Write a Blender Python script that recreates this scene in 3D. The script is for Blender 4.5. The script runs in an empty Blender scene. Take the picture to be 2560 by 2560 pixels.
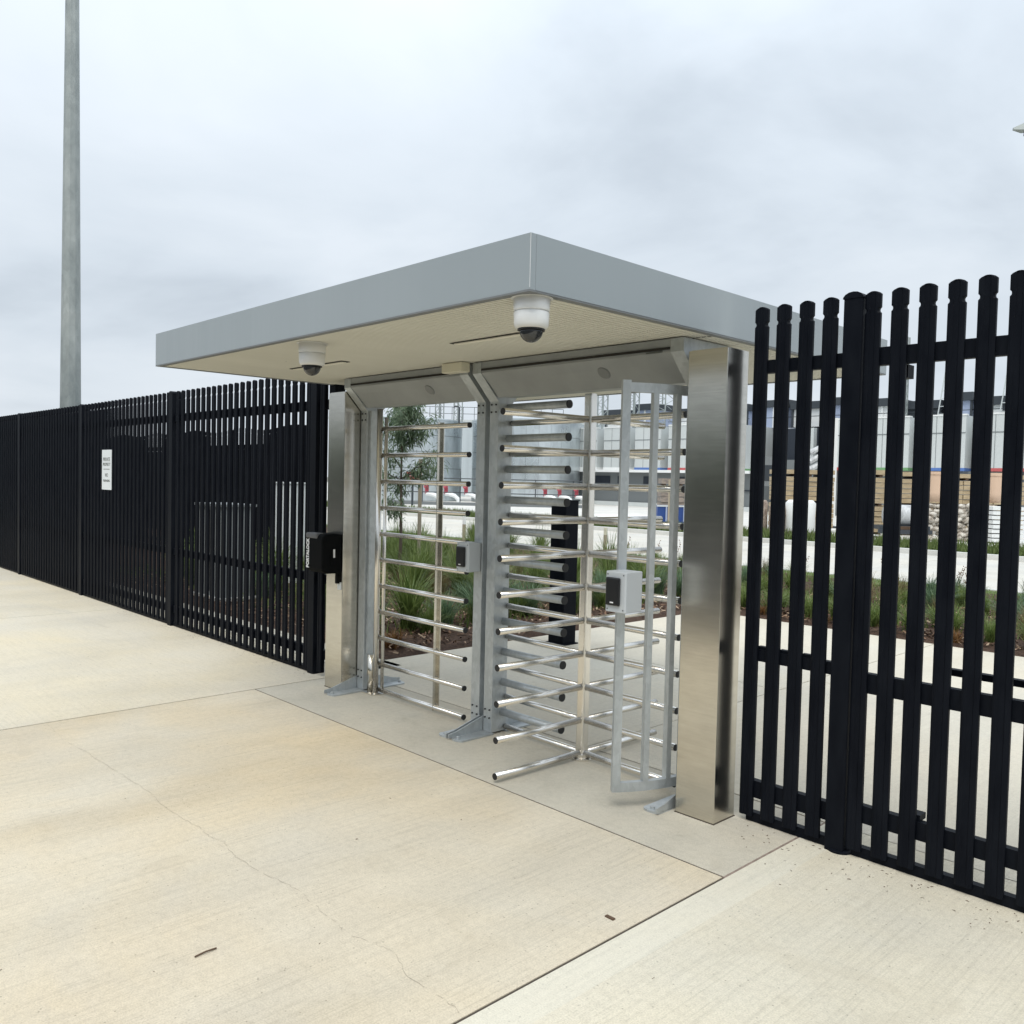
import bpy, math, random
from mathutils import Vector, Matrix
rnd = random.Random(7)
R = math.radians
S = bpy.context.scene
C = S.collection

# ------------------------------------------------------------------ camera
YAW, PITCH, ROLL = 0.80835, -0.03642, 0.02311
EYE = Vector((0.0, -3.5766, 1.57))
FPX = 2161.73 / 2560.0
def cam_axes():
    f = Vector((-math.sin(YAW)*math.cos(PITCH), math.cos(YAW)*math.cos(PITCH), math.sin(PITCH)))
    r0 = Vector((math.cos(YAW), math.sin(YAW), 0)); u0 = r0.cross(f)
    r = math.cos(ROLL)*r0 + math.sin(ROLL)*u0; u = -math.sin(ROLL)*r0 + math.cos(ROLL)*u0
    return r, u, f
cr, cu, cf = cam_axes()
cd = bpy.data.cameras.new('camera'); cam = bpy.data.objects.new('camera', cd); C.objects.link(cam)
cam.matrix_world = Matrix(((cr.x, cu.x, -cf.x, EYE.x), (cr.y, cu.y, -cf.y, EYE.y), (cr.z, cu.z, -cf.z, EYE.z), (0, 0, 0, 1)))
cd.sensor_width = 36; cd.lens = 36*FPX; cd.clip_start = 0.05; cd.clip_end = 3000
S.camera = cam

# ------------------------------------------------------------------ sky, sun, exposure
SUN_EL, SUN_AZ = R(58), R(150)          # compass bearing of the sun, from +y towards +x
w = bpy.data.worlds.new('World'); S.world = w; w.use_nodes = True
nt = w.node_tree; nt.nodes.clear()
def wn(t, **k):
    n = nt.nodes.new(t)
    for a, b in k.items(): setattr(n, a, b)
    return n
L = nt.links.new
out = wn('ShaderNodeOutputWorld'); sky = wn('ShaderNodeTexSky', sky_type='NISHITA')
sky.sun_disc = False; sky.sun_elevation = SUN_EL; sky.sun_rotation = SUN_AZ
bg1 = wn('ShaderNodeBackground'); bg1.inputs[1].default_value = 0.08; L(sky.outputs[0], bg1.inputs[0])
tc = wn('ShaderNodeTexCoord'); sep = wn('ShaderNodeSeparateXYZ'); L(tc.outputs['Generated'], sep.inputs[0])
def m(op, a, b=None, c=None, clamp=False):
    n = wn('ShaderNodeMath', operation=op); n.use_clamp = clamp
    for i, v in enumerate((a, b, c)):
        if v is None: continue
        if isinstance(v, (int, float)): n.inputs[i].default_value = v
        else: L(v, n.inputs[i])
    return n.outputs[0]
zz = m('ADD', m('MAXIMUM', sep.outputs[2], 0.0), 0.22)
cx = m('DIVIDE', sep.outputs[0], zz); cy = m('DIVIDE', sep.outputs[1], zz)
comb = wn('ShaderNodeCombineXYZ'); L(cx, comb.inputs[0]); L(cy, comb.inputs[1])
n1 = wn('ShaderNodeTexNoise'); n1.inputs['Scale'].default_value = 1.15; n1.inputs['Detail'].default_value = 6
n1.inputs['Roughness'].default_value = 0.52; n1.inputs['Distortion'].default_value = 0.35; L(comb.outputs[0], n1.inputs['Vector'])
n2 = wn('ShaderNodeTexNoise'); n2.inputs['Scale'].default_value = 0.33; n2.inputs['Detail'].default_value = 2; L(comb.outputs[0], n2.inputs['Vector'])
cl = m('ADD', m('MULTIPLY', n1.outputs[0], 0.82), m('MULTIPLY', n2.outputs[0], 0.18))
ramp = wn('ShaderNodeValToRGB'); L(cl, ramp.inputs[0])
e = ramp.color_ramp.elements
e[0].position = 0.36; e[0].color = (0.500, 0.560, 0.625, 1)
e[1].position = 0.62; e[1].color = (0.695, 0.755, 0.815, 1)
x = e.new(0.48); x.color = (0.610, 0.675, 0.742, 1)
s_up = m('MAXIMUM', sep.outputs[2], 0.0)
grad = m('ADD', m('MULTIPLY', m('MULTIPLY', s_up, s_up), 1.62), 0.99)      # an overcast sky is brighter overhead
hz = m('POWER', m('SUBTRACT', 1.0, m('MAXIMUM', sep.outputs[2], 0.0)), 14.0)
hzm = wn('ShaderNodeMix', data_type='RGBA'); L(m('MULTIPLY', hz, 0.7), hzm.inputs[0]); L(ramp.outputs[0], hzm.inputs[6]); hzm.inputs[7].default_value = (0.80, 0.845, 0.90, 1)
bg2 = wn('ShaderNodeBackground'); L(hzm.outputs[2], bg2.inputs[0]); L(grad, bg2.inputs[1])
mx = wn('ShaderNodeMixShader'); mx.inputs[0].default_value = 0.94; L(bg1.outputs[0], mx.inputs[1]); L(bg2.outputs[0], mx.inputs[2])
L(mx.outputs[0], out.inputs[0])
sd = bpy.data.lights.new('sun', 'SUN'); sd.energy = 1.5; sd.angle = R(32); sd.color = (1.0, 0.94, 0.84)
sun = bpy.data.objects.new('sun', sd); C.objects.link(sun); sun.location = (0, 0, 30)
sdir = Vector((math.sin(SUN_AZ)*math.cos(SUN_EL), math.cos(SUN_AZ)*math.cos(SUN_EL), math.sin(SUN_EL)))
sun.rotation_euler = (-sdir).to_track_quat('-Z', 'Y').to_euler()
S.view_settings.view_transform = 'Standard'; S.view_settings.look = 'None'
S.view_settings.exposure = 0.14; S.view_settings.gamma = 1.0; S.view_settings.use_curve_mapping = False
S.render.engine = 'CYCLES'

# ------------------------------------------------------------------ materials
MATS = {}
class NT:
    def __init__(s, name, rough=0.5, metal=0.0, col=(.5, .5, .5), spec=None):
        s.m = bpy.data.materials.new(name); s.m.use_nodes = True; s.t = s.m.node_tree
        s.b = s.t.nodes['Principled BSDF']; s.b.inputs['Roughness'].default_value = rough
        s.b.inputs['Metallic'].default_value = metal; s.b.inputs['Base Color'].default_value = (*col, 1)
        if spec is not None: s.b.inputs['Specular IOR Level'].default_value = spec
        MATS[name] = s.m
    def n(s, t, **k):
        n = s.t.nodes.new(t)
        for a, b in k.items(): setattr(n, a, b)
        return n
    def l(s, a, b): s.t.links.new(a, b)
    def pos(s, sc=(1, 1, 1), obj=False):
        if obj: o = s.n('ShaderNodeTexCoord').outputs['Object']
        else: o = s.n('ShaderNodeNewGeometry').outputs['Position']
        mp = s.n('ShaderNodeMapping'); mp.inputs['Scale'].default_value = sc; s.l(o, mp.inputs['Vector']); return mp.outputs[0]
    def noise(s, vec, scale, detail=3, rough=.55, dist=0):
        n = s.n('ShaderNodeTexNoise'); n.inputs['Scale'].default_value = scale; n.inputs['Detail'].default_value = detail
        n.inputs['Roughness'].default_value = rough; n.inputs['Distortion'].default_value = dist; s.l(vec, n.inputs['Vector']); return n.outputs[0]
    def ramp(s, fac, pts):
        r = s.n('ShaderNodeValToRGB'); s.l(fac, r.inputs[0]); el = r.color_ramp.elements
        while len(el) > len(pts): el.remove(el[-1])
        while len(el) < len(pts): el.new(0.5)
        for q, (p, c) in zip(el, pts):
            q.position = p; q.color = (c, c, c, 1) if isinstance(c, (int, float)) else (*c, 1)
        return r.outputs[0]
    def mix(s, f, a, b, mode='MIX'):
        n = s.n('ShaderNodeMix', data_type='RGBA', blend_type=mode)
        for v, i in ((f, 0), (a, 6), (b, 7)):
            if isinstance(v, (int, float)): n.inputs[i].default_value = v if i == 0 else (v, v, v, 1)
            elif isinstance(v, tuple): n.inputs[i].default_value = (*v, 1)
            else: s.l(v, n.inputs[i])
        return n.outputs[2]
    def col(s, c): s.l(c, s.b.inputs['Base Color'])
    def rgh(s, c): s.l(c, s.b.inputs['Roughness'])
    def bump(s, h, st=.2, d=.01):
        b = s.n('ShaderNodeBump'); b.inputs['Strength'].default_value = st; b.inputs['Distance'].default_value = d
        s.l(h, b.inputs['Height']); s.l(b.outputs[0], s.b.inputs['Normal'])

JX1_ = -1.858
def concrete(name, base, warm, lo=.9, broom=(70, 1.2, 1), light=None, st=.35, bl=.93, edge=None):
    k = NT(name, .85, 0, base, .3)
    p = k.pos()
    big = k.noise(p, .55, 4, .6, .4)
    c = k.mix(k.ramp(big, [(.36, 0), (.64, 1)]), base, warm)
    gy = k.noise(k.pos((.5, 1.1, 1)), .9, 5, .62, .6)
    c = k.mix(k.ramp(gy, [(.50, 0), (.72, .55)]), c, (base[0]*.86, base[1]*.87, base[2]*.91))
    st1 = k.noise(k.pos((1.0, .28, 1)), 1.3, 5, .6, .3)
    c = k.mix(1.0, c, k.ramp(st1, [(.3, lo), (.55, 1.0), (.75, 1.04)]), 'MULTIPLY')
    br = k.noise(k.pos(broom), 1.6, 3, .6)
    c = k.mix(1.0, c, k.ramp(br, [(.28, bl), (.5, 1.0), (.75, 1.02)]), 'MULTIPLY')
    gr = k.noise(p, 170, 2, .7)
    c = k.mix(1.0, c, k.ramp(gr, [(.25, .80), (.5, 1.0), (.75, 1.13)]), 'MULTIPLY')
    gr2 = k.noise(p, 34, 3, .7)
    c = k.mix(1.0, c, k.ramp(gr2, [(.28, .90), (.52, 1.0), (.75, 1.05)]), 'MULTIPLY')
    sp = k.noise(p, 9, 4, .75, .5)
    c = k.mix(1.0, c, k.ramp(sp, [(.25, .86), (.36, 1.0)]), 'MULTIPLY')
    vo = k.n('ShaderNodeTexVoronoi'); vo.inputs['Scale'].default_value = 26; vo.inputs['Randomness'].default_value = 1; k.l(p, vo.inputs['Vector'])
    c = k.mix(1.0, c, k.ramp(vo.outputs['Distance'], [(.05, .62), (.11, 1.0)]), 'MULTIPLY') if st > .3 else c
    ds = k.noise(p, 2.6, 6, .72, .8)
    c = k.mix(k.ramp(ds, [(.57, 0), (.74, .34)]), c, (base[0]*.70, base[1]*.66, base[2]*.60))
    if edge:        # trowelled margin along the joint
        sx = k.n('ShaderNodeSeparateXYZ'); k.l(p, sx.inputs[0]); mm = k.n('ShaderNodeMath', operation='LESS_THAN'); mm.inputs[1].default_value = edge[0]+edge[1]; k.l(sx.outputs[0], mm.inputs[0])
        c = k.mix(mm.outputs[0], c, k.mix(.28, c, (.68, .665, .58)))
    k.col(c)
    h = k.mix(.5, br, gr)
    k.bump(h, st, .004)
    return k.m
concrete('concrete_apron', (.585, .528, .422), (.61, .508, .35), .85, st=.5, bl=.87)
concrete('concrete_left', (.61, .56, .46), (.625, .55, .405), .90, (1.2, 40, 1))
concrete('concrete_right', (.625, .585, .485), (.645, .58, .445), .88, (60, .7, 1), st=.8, bl=.89, edge=(JX1_, .15))
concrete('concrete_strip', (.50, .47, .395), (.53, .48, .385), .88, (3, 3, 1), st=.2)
concrete('concrete_path', (.58, .545, .46), (.60, .545, .44), .9, (60, 1, 1), st=.2)
concrete('concrete_road', (.57, .555, .51), (.59, .56, .495), .9, (1, 1, 1), st=.15)
concrete('concrete_kerb', (.60, .60, .57), (.62, .61, .57), .9, (1, 1, 1), st=.15)
concrete('concrete_yard', (.62, .61, .575), (.66, .64, .59), .85, (.4, .4, 1), st=.1)
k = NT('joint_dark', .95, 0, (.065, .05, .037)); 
k = NT('joint_filler', .95, 0, (.25, .19, .155)); k.col(k.ramp(k.noise(k.pos(), 30, 4), [(.3, (.17, .13, .105)), (.7, (.33, .26, .215))]))
k = NT('crack_dark', .95, 0, (.33, .29, .23))
k = NT('asphalt', 1, 0, (.04, .04, .04), 0); k.col(k.ramp(k.noise(k.pos(), 12, 4), [(.3, (.050, .050, .050)), (.7, (.085, .083, .080))]))
k = NT('subsoil', .95, 0, (.16, .15, .12))
k = NT('fence_black', .5, 0, (.0085, .0105, .015), .07)
n = k.noise(k.pos((1, 1, .3)), 14, 4); k.col(k.ramp(n, [(.3, (.0035, .0046, .0078)), (.75, (.0080, .0098, .0140))])); k.rgh(k.ramp(n, [(0, .35), (1, .60)]))
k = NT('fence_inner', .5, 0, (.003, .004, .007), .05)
k = NT('stainless', .30, 1, (.62, .60, .56)); sm = k.noise(k.pos((1, 1, .6)), 2.2, 3, .5); br = k.noise(k.pos((2, 2, 300)), 1.5, 2)
k.rgh(k.ramp(sm, [(0, .16), (1, .27)])); k.col(k.mix(1.0, k.ramp(sm, [(0, (.56, .535, .48)), (1, (.72, .695, .63))]), k.mix(1.0, k.ramp(br, [(.3, .93), (.7, 1.03)]), k.ramp(k.noise(k.pos((6, 6, 22)), 1.2, 5, .65), [(.3, .90), (.7, 1.05)]), 'MULTIPLY'), 'MULTIPLY'))
k.b.inputs['Anisotropic'].default_value = .3; tg = k.n('ShaderNodeTangent', direction_type='RADIAL', axis='Z'); k.l(tg.outputs[0], k.b.inputs['Tangent'])
k = NT('stainless_tube', .2, 1, (.80, .775, .73)); sm = k.noise(k.pos((1, 1, 1)), 9, 3); k.rgh(k.ramp(sm, [(0, .18), (1, .30)]))
def galv(name, a, b, metal=.55, rough=.42, sc=22):
    k = NT(name, rough, metal, a); p = k.pos((1, 1, .55))
    v = k.n('ShaderNodeTexVoronoi'); v.inputs['Scale'].default_value = sc*2.2; k.l(p, v.inputs['Vector'])
    n = k.noise(p, sc*.4, 5, .65)
    c = k.ramp(n, [(.3, a), (.72, b)])
    bw = k.n('ShaderNodeRGBToBW'); k.l(v.outputs['Color'], bw.inputs[0])
    c = k.mix(1.0, c, k.ramp(bw.outputs[0], [(.2, .93), (.8, 1.05)]), 'MULTIPLY')
    k.col(c); k.rgh(k.ramp(n, [(.3, rough-.06), (.7, rough+.12)]))
galv('galvanised', (.40, .43, .445), (.54, .57, .58))
galv('galvanised_pole', (.25, .28, .275), (.47, .50, .485), .35, .55, 6)
galv('galvanised_tank', (.50, .55, .57), (.64, .69, .71), .75, .28, 1.2)
k = NT('fascia_grey', .38, 0, (.29, .335, .365), .5); n = k.noise(k.pos((1, 1, .2)), 1.2, 3); k.col(k.ramp(n, [(.3, (.315, .355, .375)), (.7, (.34, .38, .40))]))
st = k.noise(k.pos((14, 14, .7)), 2, 3); k.rgh(k.ramp(st, [(.3, .34), (.7, .46)]))
k = NT('fascia_trim', .5, 0, (.19, .20, .205))
k = NT('soffit_cream', .55, 0, (.60, .56, .45), .4)
n = k.noise(k.pos((1.2, .5, 1)), 2, 4, .6); sp = k.noise(k.pos(), 22, 2, .5)
c = k.mix(1.0, k.ramp(n, [(.3, (.70, .685, .60)), (.7, (.76, .745, .66))]), k.ramp(sp, [(.205, .55), (.235, 1.0)]), 'MULTIPLY'); k.col(c)
k = NT('beam_grey', .42, 0, (.31, .325, .325), .4); n = k.noise(k.pos((1, 1, .4)), 6, 4); k.col(k.ramp(n, [(.3, (.285, .30, .30)), (.7, (.335, .35, .35))]))
k = NT('disc_grey', .4, 0, (.20, .21, .21))
k = NT('camera_white', .35, 0, (.78, .78, .76))
k = NT('dome_smoke', .06, 0, (.025, .027, .03), .7)
k = NT('box_cream', .45, 0, (.66, .63, .50))
k = NT('reader_grey', .5, 0, (.52, .55, .57))
k = NT('reader_black', .3, 0, (.012, .013, .015))
k = NT('rubber_black', .55, 0, (.010, .0105, .012))
k = NT('fabric_black', .7, 0, (.005, .0055, .006), .06); k.bump(k.noise(k.pos(), 90, 3), .4, .004)
k = NT('fabric_grey', .7, 0, (.12, .12, .125))
k = NT('print_white', .55, 0, (.80, .80, .80))
k = NT('sign_white', .5, 0, (.76, .79, .80))
k = NT('ink_grey', .6, 0, (.10, .11, .10))
k = NT('light_diffuser', .5, 0, (.85, .82, .70))
k = NT('slot_dark', .8, 0, (.02, .018, .015))
k = NT('panel_pale', .6, 0, (.55, .58, .575)); n = k.noise(k.pos((1, 1, .1)), .8, 3); k.col(k.ramp(n, [(.3, (.52, .55, .545)), (.7, (.58, .61, .605))]))
k = NT('panel_white', .6, 0, (.78, .79, .78))
k = NT('tank_paint', .5, 0, (.48, .53, .55)); k.col(k.ramp(k.noise(k.pos((1, 1, .05)), 1.5, 3), [(.3, (.42, .47, .49)), (.7, (.56, .61, .63))]))
k = NT('wall_grey', .7, 0, (.17, .185, .19))
k = NT('wall_navy', .5, 0, (.014, .020, .032))
k = NT('cap_dark', .5, 0, (.035, .043, .052))
k = NT('screen_blue', .4, 0, (.36, .42, .56))
k = NT('stripe_green', .6, 0, (.16, .33, .15)); k = NT('stripe_blue', .6, 0, (.09, .18, .45)); k = NT('stripe_red', .6, 0, (.48, .10, .10))
k = NT('valve_red', .5, 0, (.36, .05, .07))
k = NT('pipe_white', .35, 0, (.78, .80, .80))
k = NT('skip_blue', .5, 0, (.02, .065, .25))
k = NT('timber_pack', .8, 0, (.37, .26, .14)); n = k.noise(k.pos((3, 3, 12)), 1.5, 4); k.col(k.ramp(n, [(.3, (.36, .275, .165)), (.7, (.50, .40, .26))]))
k = NT('timber_grey', .8, 0, (.24, .20, .17)); n = k.noise(k.pos((3, 3, 9)), 1.5, 4); k.col(k.ramp(n, [(.3, (.16, .14, .125)), (.7, (.33, .27, .22))]))
k = NT('timber_dark', .8, 0, (.10, .06, .035))
k = NT('stake_wood', .8, 0, (.36, .31, .23))
k = NT('clay_peach', .7, 0, (.66, .47, .34))
k = NT('sack_white', .75, 0, (.62, .57, .50)); n = k.noise(k.pos(), 5, 4, .7); k.col(k.ramp(n, [(.35, (.30, .25, .20)), (.6, (.72, .68, .61))])); k.bump(k.noise(k.pos(), 14, 4), .8, .05)
k = NT('bag_brown', .8, 0, (.33, .25, .20)); n = k.noise(k.pos(), 8, 4, .6, .8); k.col(k.ramp(n, [(.35, (.24, .18, .145)), (.65, (.46, .38, .32))])); k.bump(n, .7, .05)
k = NT('wrap_grey', .4, 0, (.48, .49, .50)); n = k.noise(k.pos((1, 1, .4)), 7, 4, .6, 1); k.col(k.ramp(n, [(.35, (.34, .35, .36)), (.65, (.62, .63, .64))]))
k = NT('cabinet_pale', .5, 0, (.20, .215, .22)); k = NT('cabinet_white', .5, 0, (.66, .69, .69))
k = NT('mulch', .95, 0, (.06, .035, .022)); p = k.pos(); n = k.noise(p, 45, 5, .8)
k.col(k.ramp(n, [(.3, (.03, .017, .012)), (.55, (.10, .055, .034)), (.78, (.24, .15, .09))])); k.bump(n, 1.0, .03)
k = NT('mulch_chip', .9, 0, (.12, .07, .045)); v = k.n('ShaderNodeTexWhiteNoise'); 
g = k.n('ShaderNodeNewGeometry'); 
k.col(k.ramp(g.outputs['Random Per Island'], [(0, (.03, .018, .012)), (.4, (.11, .06, .036)), (.75, (.25, .15, .09)), (1, (.42, .32, .22))]))
def leafm(name, a, b, rough=.5):
    k = NT(name, rough, 0, a, .35); g = k.n('ShaderNodeNewGeometry')
    c = k.ramp(g.outputs['Random Per Island'], [(0, a), (1, b)]); k.col(c)
    k.b.inputs['Subsurface Weight'].default_value = 0.0
    tr = k.n('ShaderNodeBsdfTranslucent'); k.l(c, tr.inputs[0]); ms = k.n('ShaderNodeMixShader'); ms.inputs[0].default_value = .38
    k.l(k.b.outputs[0], ms.inputs[1]); k.l(tr.outputs[0], ms.inputs[2]); k.l(ms.outputs[0], k.t.nodes['Material Output'].inputs[0])
leafm('leaf_green', (.07, .12, .025), (.24, .30, .095))
leafm('leaf_lime', (.09, .14, .025), (.20, .26, .07))
leafm('leaf_blue', (.07, .13, .065), (.22, .31, .18))
leafm('leaf_straw', (.16, .13, .06), (.30, .24, .12))
leafm('leaf_tree', (.08, .13, .075), (.27, .34, .22))
leafm('leaf_rust', (.16, .07, .025), (.28, .16, .06))
leafm('grass_far', (.09, .13, .035), (.20, .25, .09))
k = NT('lawn', .95, 0, (.10, .15, .03)); n = k.noise(k.pos(), 20, 4); k.col(k.ramp(n, [(.3, (.06, .095, .022)), (.7, (.14, .19, .05))]))
k = NT('bark', .9, 0, (.12, .095, .07)); k.bump(k.noise(k.pos((1, 1, .3)), 40, 4), .5, .005)
k = NT('hedge_dark', .95, 0, (.028, .04, .02)); n = k.noise(k.pos(), 1.2, 5); k.col(k.ramp(n, [(.3, (.035, .045, .028)), (.7, (.08, .10, .055))]))

# ------------------------------------------------------------------ mesh builder
ORG = {}
class MB:
    def __init__(s): s.v = []; s.f = []
    def add(s, vs, fs):
        o = len(s.v); s.v += [tuple(p) for p in vs]; s.f += [tuple(i+o for i in f) for f in fs]; return s
    def box(s, x0, y0, z0, x1, y1, z1, b=0.0):
        if x0 > x1: x0, x1 = x1, x0
        if y0 > y1: y0, y1 = y1, y0
        if z0 > z1: z0, z1 = z1, z0
        if b <= 0:
            return s.add([(x0, y0, z0), (x1, y0, z0), (x1, y1, z0), (x0, y1, z0), (x0, y0, z1), (x1, y0, z1), (x1, y1, z1), (x0, y1, z1)],
                         [(0, 3, 2, 1), (4, 5, 6, 7), (0, 1, 5, 4), (1, 2, 6, 5), (2, 3, 7, 6), (3, 0, 4, 7)])
        # rounded vertical edges
        pts = []
        for cx_, cy_, a0 in ((x1-b, y1-b, 0), (x0+b, y1-b, 90), (x0+b, y0+b, 180), (x1-b, y0+b, 270)):
            for q in range(4): a = R(a0+q*30); pts.append((cx_+b*math.cos(a), cy_+b*math.sin(a)))
        return s.prism(pts, z0, z1)
    def prism(s, pts, z0, z1):
        n = len(pts); vs = [(x, y, z0) for x, y in pts]+[(x, y, z1) for x, y in pts]
        fs = [tuple(range(n-1, -1, -1)), tuple(range(n, 2*n))]+[(i, (i+1) % n, n+(i+1) % n, n+i) for i in range(n)]
        return s.add(vs, fs)
    def prismx(s, pts, x0, x1):      # polygon in (y,z) extruded along x
        n = len(pts); vs = [(x0, y, z) for y, z in pts]+[(x1, y, z) for y, z in pts]
        fs = [tuple(range(n-1, -1, -1)), tuple(range(n, 2*n))]+[(i, (i+1) % n, n+(i+1) % n, n+i) for i in range(n)]
        return s.add(vs, fs)
    def prismy(s, pts, y0, y1):      # polygon in (x,z) extruded along y
        n = len(pts); vs = [(x, y0, z) for x, z in pts]+[(x, y1, z) for x, z in pts]
        fs = [tuple(range(n)), tuple(range(2*n-1, n-1, -1))]+[((i+1) % n, i, n+i, n+(i+1) % n) for i in range(n)]
        return s.add(vs, fs)
    def tube(s, a, b, r, n=12, r2=None):
        a = Vector(a); b = Vector(b); d = (b-a).normalized(); r2 = r if r2 is None else r2
        u = d.orthogonal().normalized(); v = d.cross(u)
        vs = [a+r*(math.cos(2*math.pi*i/n)*u+math.sin(2*math.pi*i/n)*v) for i in range(n)]
        vs += [b+r2*(math.cos(2*math.pi*i/n)*u+math.sin(2*math.pi*i/n)*v) for i in range(n)]
        fs = [tuple(range(n-1, -1, -1)), tuple(range(n, 2*n))]+[(i, (i+1) % n, n+(i+1) % n, n+i) for i in range(n)]
        return s.add(vs, fs)
    def path(s, pts, r, n=10):
        pts = [Vector(p) for p in pts]; rings = []
        for i, p in enumerate(pts):
            d = (pts[min(i+1, len(pts)-1)]-pts[max(i-1, 0)]).normalized()
            u = (Vector((0, 0, 1)).cross(d) if abs(d.z) < .95 else Vector((1, 0, 0)).cross(d)).normalized(); v = d.cross(u)
            rr = r[i] if isinstance(r, (list, tuple)) else r
            rings.append([p+rr*(math.cos(2*math.pi*j/n)*u+math.sin(2*math.pi*j/n)*v) for j in range(n)])
        vs = [q for g in rings for q in g]; fs = []
        for i in range(len(rings)-1):
            for j in range(n): fs.append((i*n+j, i*n+(j+1) % n, (i+1)*n+(j+1) % n, (i+1)*n+j))
        fs += [tuple(range(n-1, -1, -1)), tuple(range((len(rings)-1)*n, len(rings)*n))]
        return s.add(vs, fs)
    def lathe(s, cx_, cy_, prof, n=28):
        vs = []; fs = []
        for r, z in prof:
            for j in range(n): a = 2*math.pi*j/n; vs.append((cx_+r*math.cos(a), cy_+r*math.sin(a), z))
        for i in range(len(prof)-1):
            for j in range(n): fs.append((i*n+j, i*n+(j+1) % n, (i+1)*n+(j+1) % n, (i+1)*n+j))
        fs += [tuple(range(n-1, -1, -1)), tuple(range((len(prof)-1)*n, len(prof)*n))]
        return s.add(vs, fs)
    def mesh(s, name, mat, smooth=False, org=(0, 0, 0)):
        me = bpy.data.meshes.new(name); o = Vector(org)
        me.from_pydata([(x-o.x, y-o.y, z-o.z) for x, y, z in s.v], [], s.f); me.update()
        if mat: me.materials.append(MATS[mat])
        if smooth:
            me.polygons.foreach_set('use_smooth', [len(p.vertices) <= 4 for p in me.polygons])
        return me
    def build(s, name, mat, parent=None, smooth=False, bevel=0):
        if parent is None:
            xs = [p[0] for p in s.v]; ys = [p[1] for p in s.v]; zs = [p[2] for p in s.v]
            org = Vector(((min(xs)+max(xs))/2, (min(ys)+max(ys))/2, min(zs)))
        else: org = ORG[parent.name]
        o = bpy.data.objects.new(name, s.mesh(name, mat, smooth, org)); C.objects.link(o)
        if parent is None: o.location = org
        else: o.parent = parent
        ORG[o.name] = org
        if bevel:
            md = o.modifiers.new('bevel', 'BEVEL'); md.width = bevel; md.segments = 2; md.limit_method = 'ANGLE'; md.angle_limit = R(40)
        return o
def tag(o, label=None, cat=None, group=None, kind=None):
    if label: o['label'] = label
    if cat: o['category'] = cat
    if group: o['group'] = group
    if kind: o['kind'] = kind
    return o
def thing(name, label, cat, loc=(0, 0, 0), rz=0.0, group=None, local=False):
    o = bpy.data.objects.new(name, None); C.objects.link(o); o.location = loc; o.rotation_euler = (0, 0, rz); o.empty_display_size = .1
    ORG[o.name] = Vector((0, 0, 0)) if (local or rz) else Vector(loc)
    return tag(o, label, cat, group)
def struct(name, rz=0):
    o = bpy.data.objects.new(name, None); C.objects.link(o); o['kind'] = 'structure'; ORG[o.name] = Vector((0, 0, 0)); return o
def piece(me, name, parent, loc):
    o = bpy.data.objects.new(name, me); C.objects.link(o); o.parent = parent; o.location = Vector(loc)-ORG[parent.name]; ORG[o.name] = ORG[parent.name]; return o
def copy_tree(o, parent=None):
    c = o.copy(); C.objects.link(c)
    if parent: c.parent = parent
    ORG[c.name] = Vector((0, 0, 0))
    for ch in list(o.children): copy_tree(ch, c)
    return c
def textmesh(txt, size, mat, name='lettering', bold=0.0):
    cu_ = bpy.data.curves.new('t', 'FONT'); cu_.body = txt; cu_.size = size; cu_.align_x = 'CENTER'; cu_.align_y = 'CENTER'; cu_.resolution_u = 3
    cu_.extrude = .0008; cu_.offset = bold
    ob = bpy.data.objects.new('t', cu_); C.objects.link(ob); bpy.context.view_layer.update()
    me = bpy.data.meshes.new_from_object(ob.evaluated_get(bpy.context.evaluated_depsgraph_get())); me.name = name
    bpy.data.objects.remove(ob); bpy.data.curves.remove(cu_); me.materials.clear(); me.materials.append(MATS[mat]); return me
def horizon(px): return 1201.5+.0231*(px-1280)
Fh = Vector((-math.sin(YAW), math.cos(YAW), 0)); Rh = Vector((math.cos(YAW), math.sin(YAW), 0))
def at(px, py, d):                       # where something seen at a pixel of the photograph stands, d metres ahead
    p = EYE+d*Fh+(px-1280)/2161.7*d*Rh; p.z = 1.57+(horizon(px)-py)/2161.7*d; return p

# ------------------------------------------------------------------ ground
g = MB(); g.add([(-1500, -1500, -.12), (1500, -1500, -.12), (1500, 1500, -.12), (-1500, 1500, -.12)], [(0, 1, 2, 3)])
tag(g.build('ground', 'subsoil'), kind='structure')
road = MB().box(-400, -400, -.11, 400, -4.2, -.02); tag(road.build('street', 'asphalt'), kind='structure')
tag(MB().box(-60, -4.2, -.11, 40, .9, -.035).build('pavement_base', 'joint_dark'), kind='structure')
JX0, JX1, JY, JB = -5.822, -1.858, -.578, .28
apron = struct('pavement')
def slab(x0, x1, y0, y1, mat, g=.0055, bev=.002):
    return MB().box(x0+g, y0+g, -.1, x1-g, y1-g, 0).build('concrete_slab', mat, apron, bevel=bev)
ys = [-7.6, -4.6, JY]
main = slab(JX0, JX1, -4.2, JY, 'concrete_apron')
for x0, x1 in ((-10.2, JX0), (-14.6, -10.2), (-19, -14.6), (-23.4, -19), (-28, -23.4)):
    slab(x0, x1, -4.2, .30, 'concrete_left', .0055 if x1 == JX0 else .002, 0)
for x0, x1 in ((JX1, 2.1), (2.1, 6.2), (6.2, 10.2)):
    slab(x0, x1, -4.2, .30, 'concrete_right')
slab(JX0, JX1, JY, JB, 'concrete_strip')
MB().box(JX1-.011, JY, -.05, JX1+.011, .28, -.0015).build('joint_filler', 'joint_filler', apron)
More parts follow.
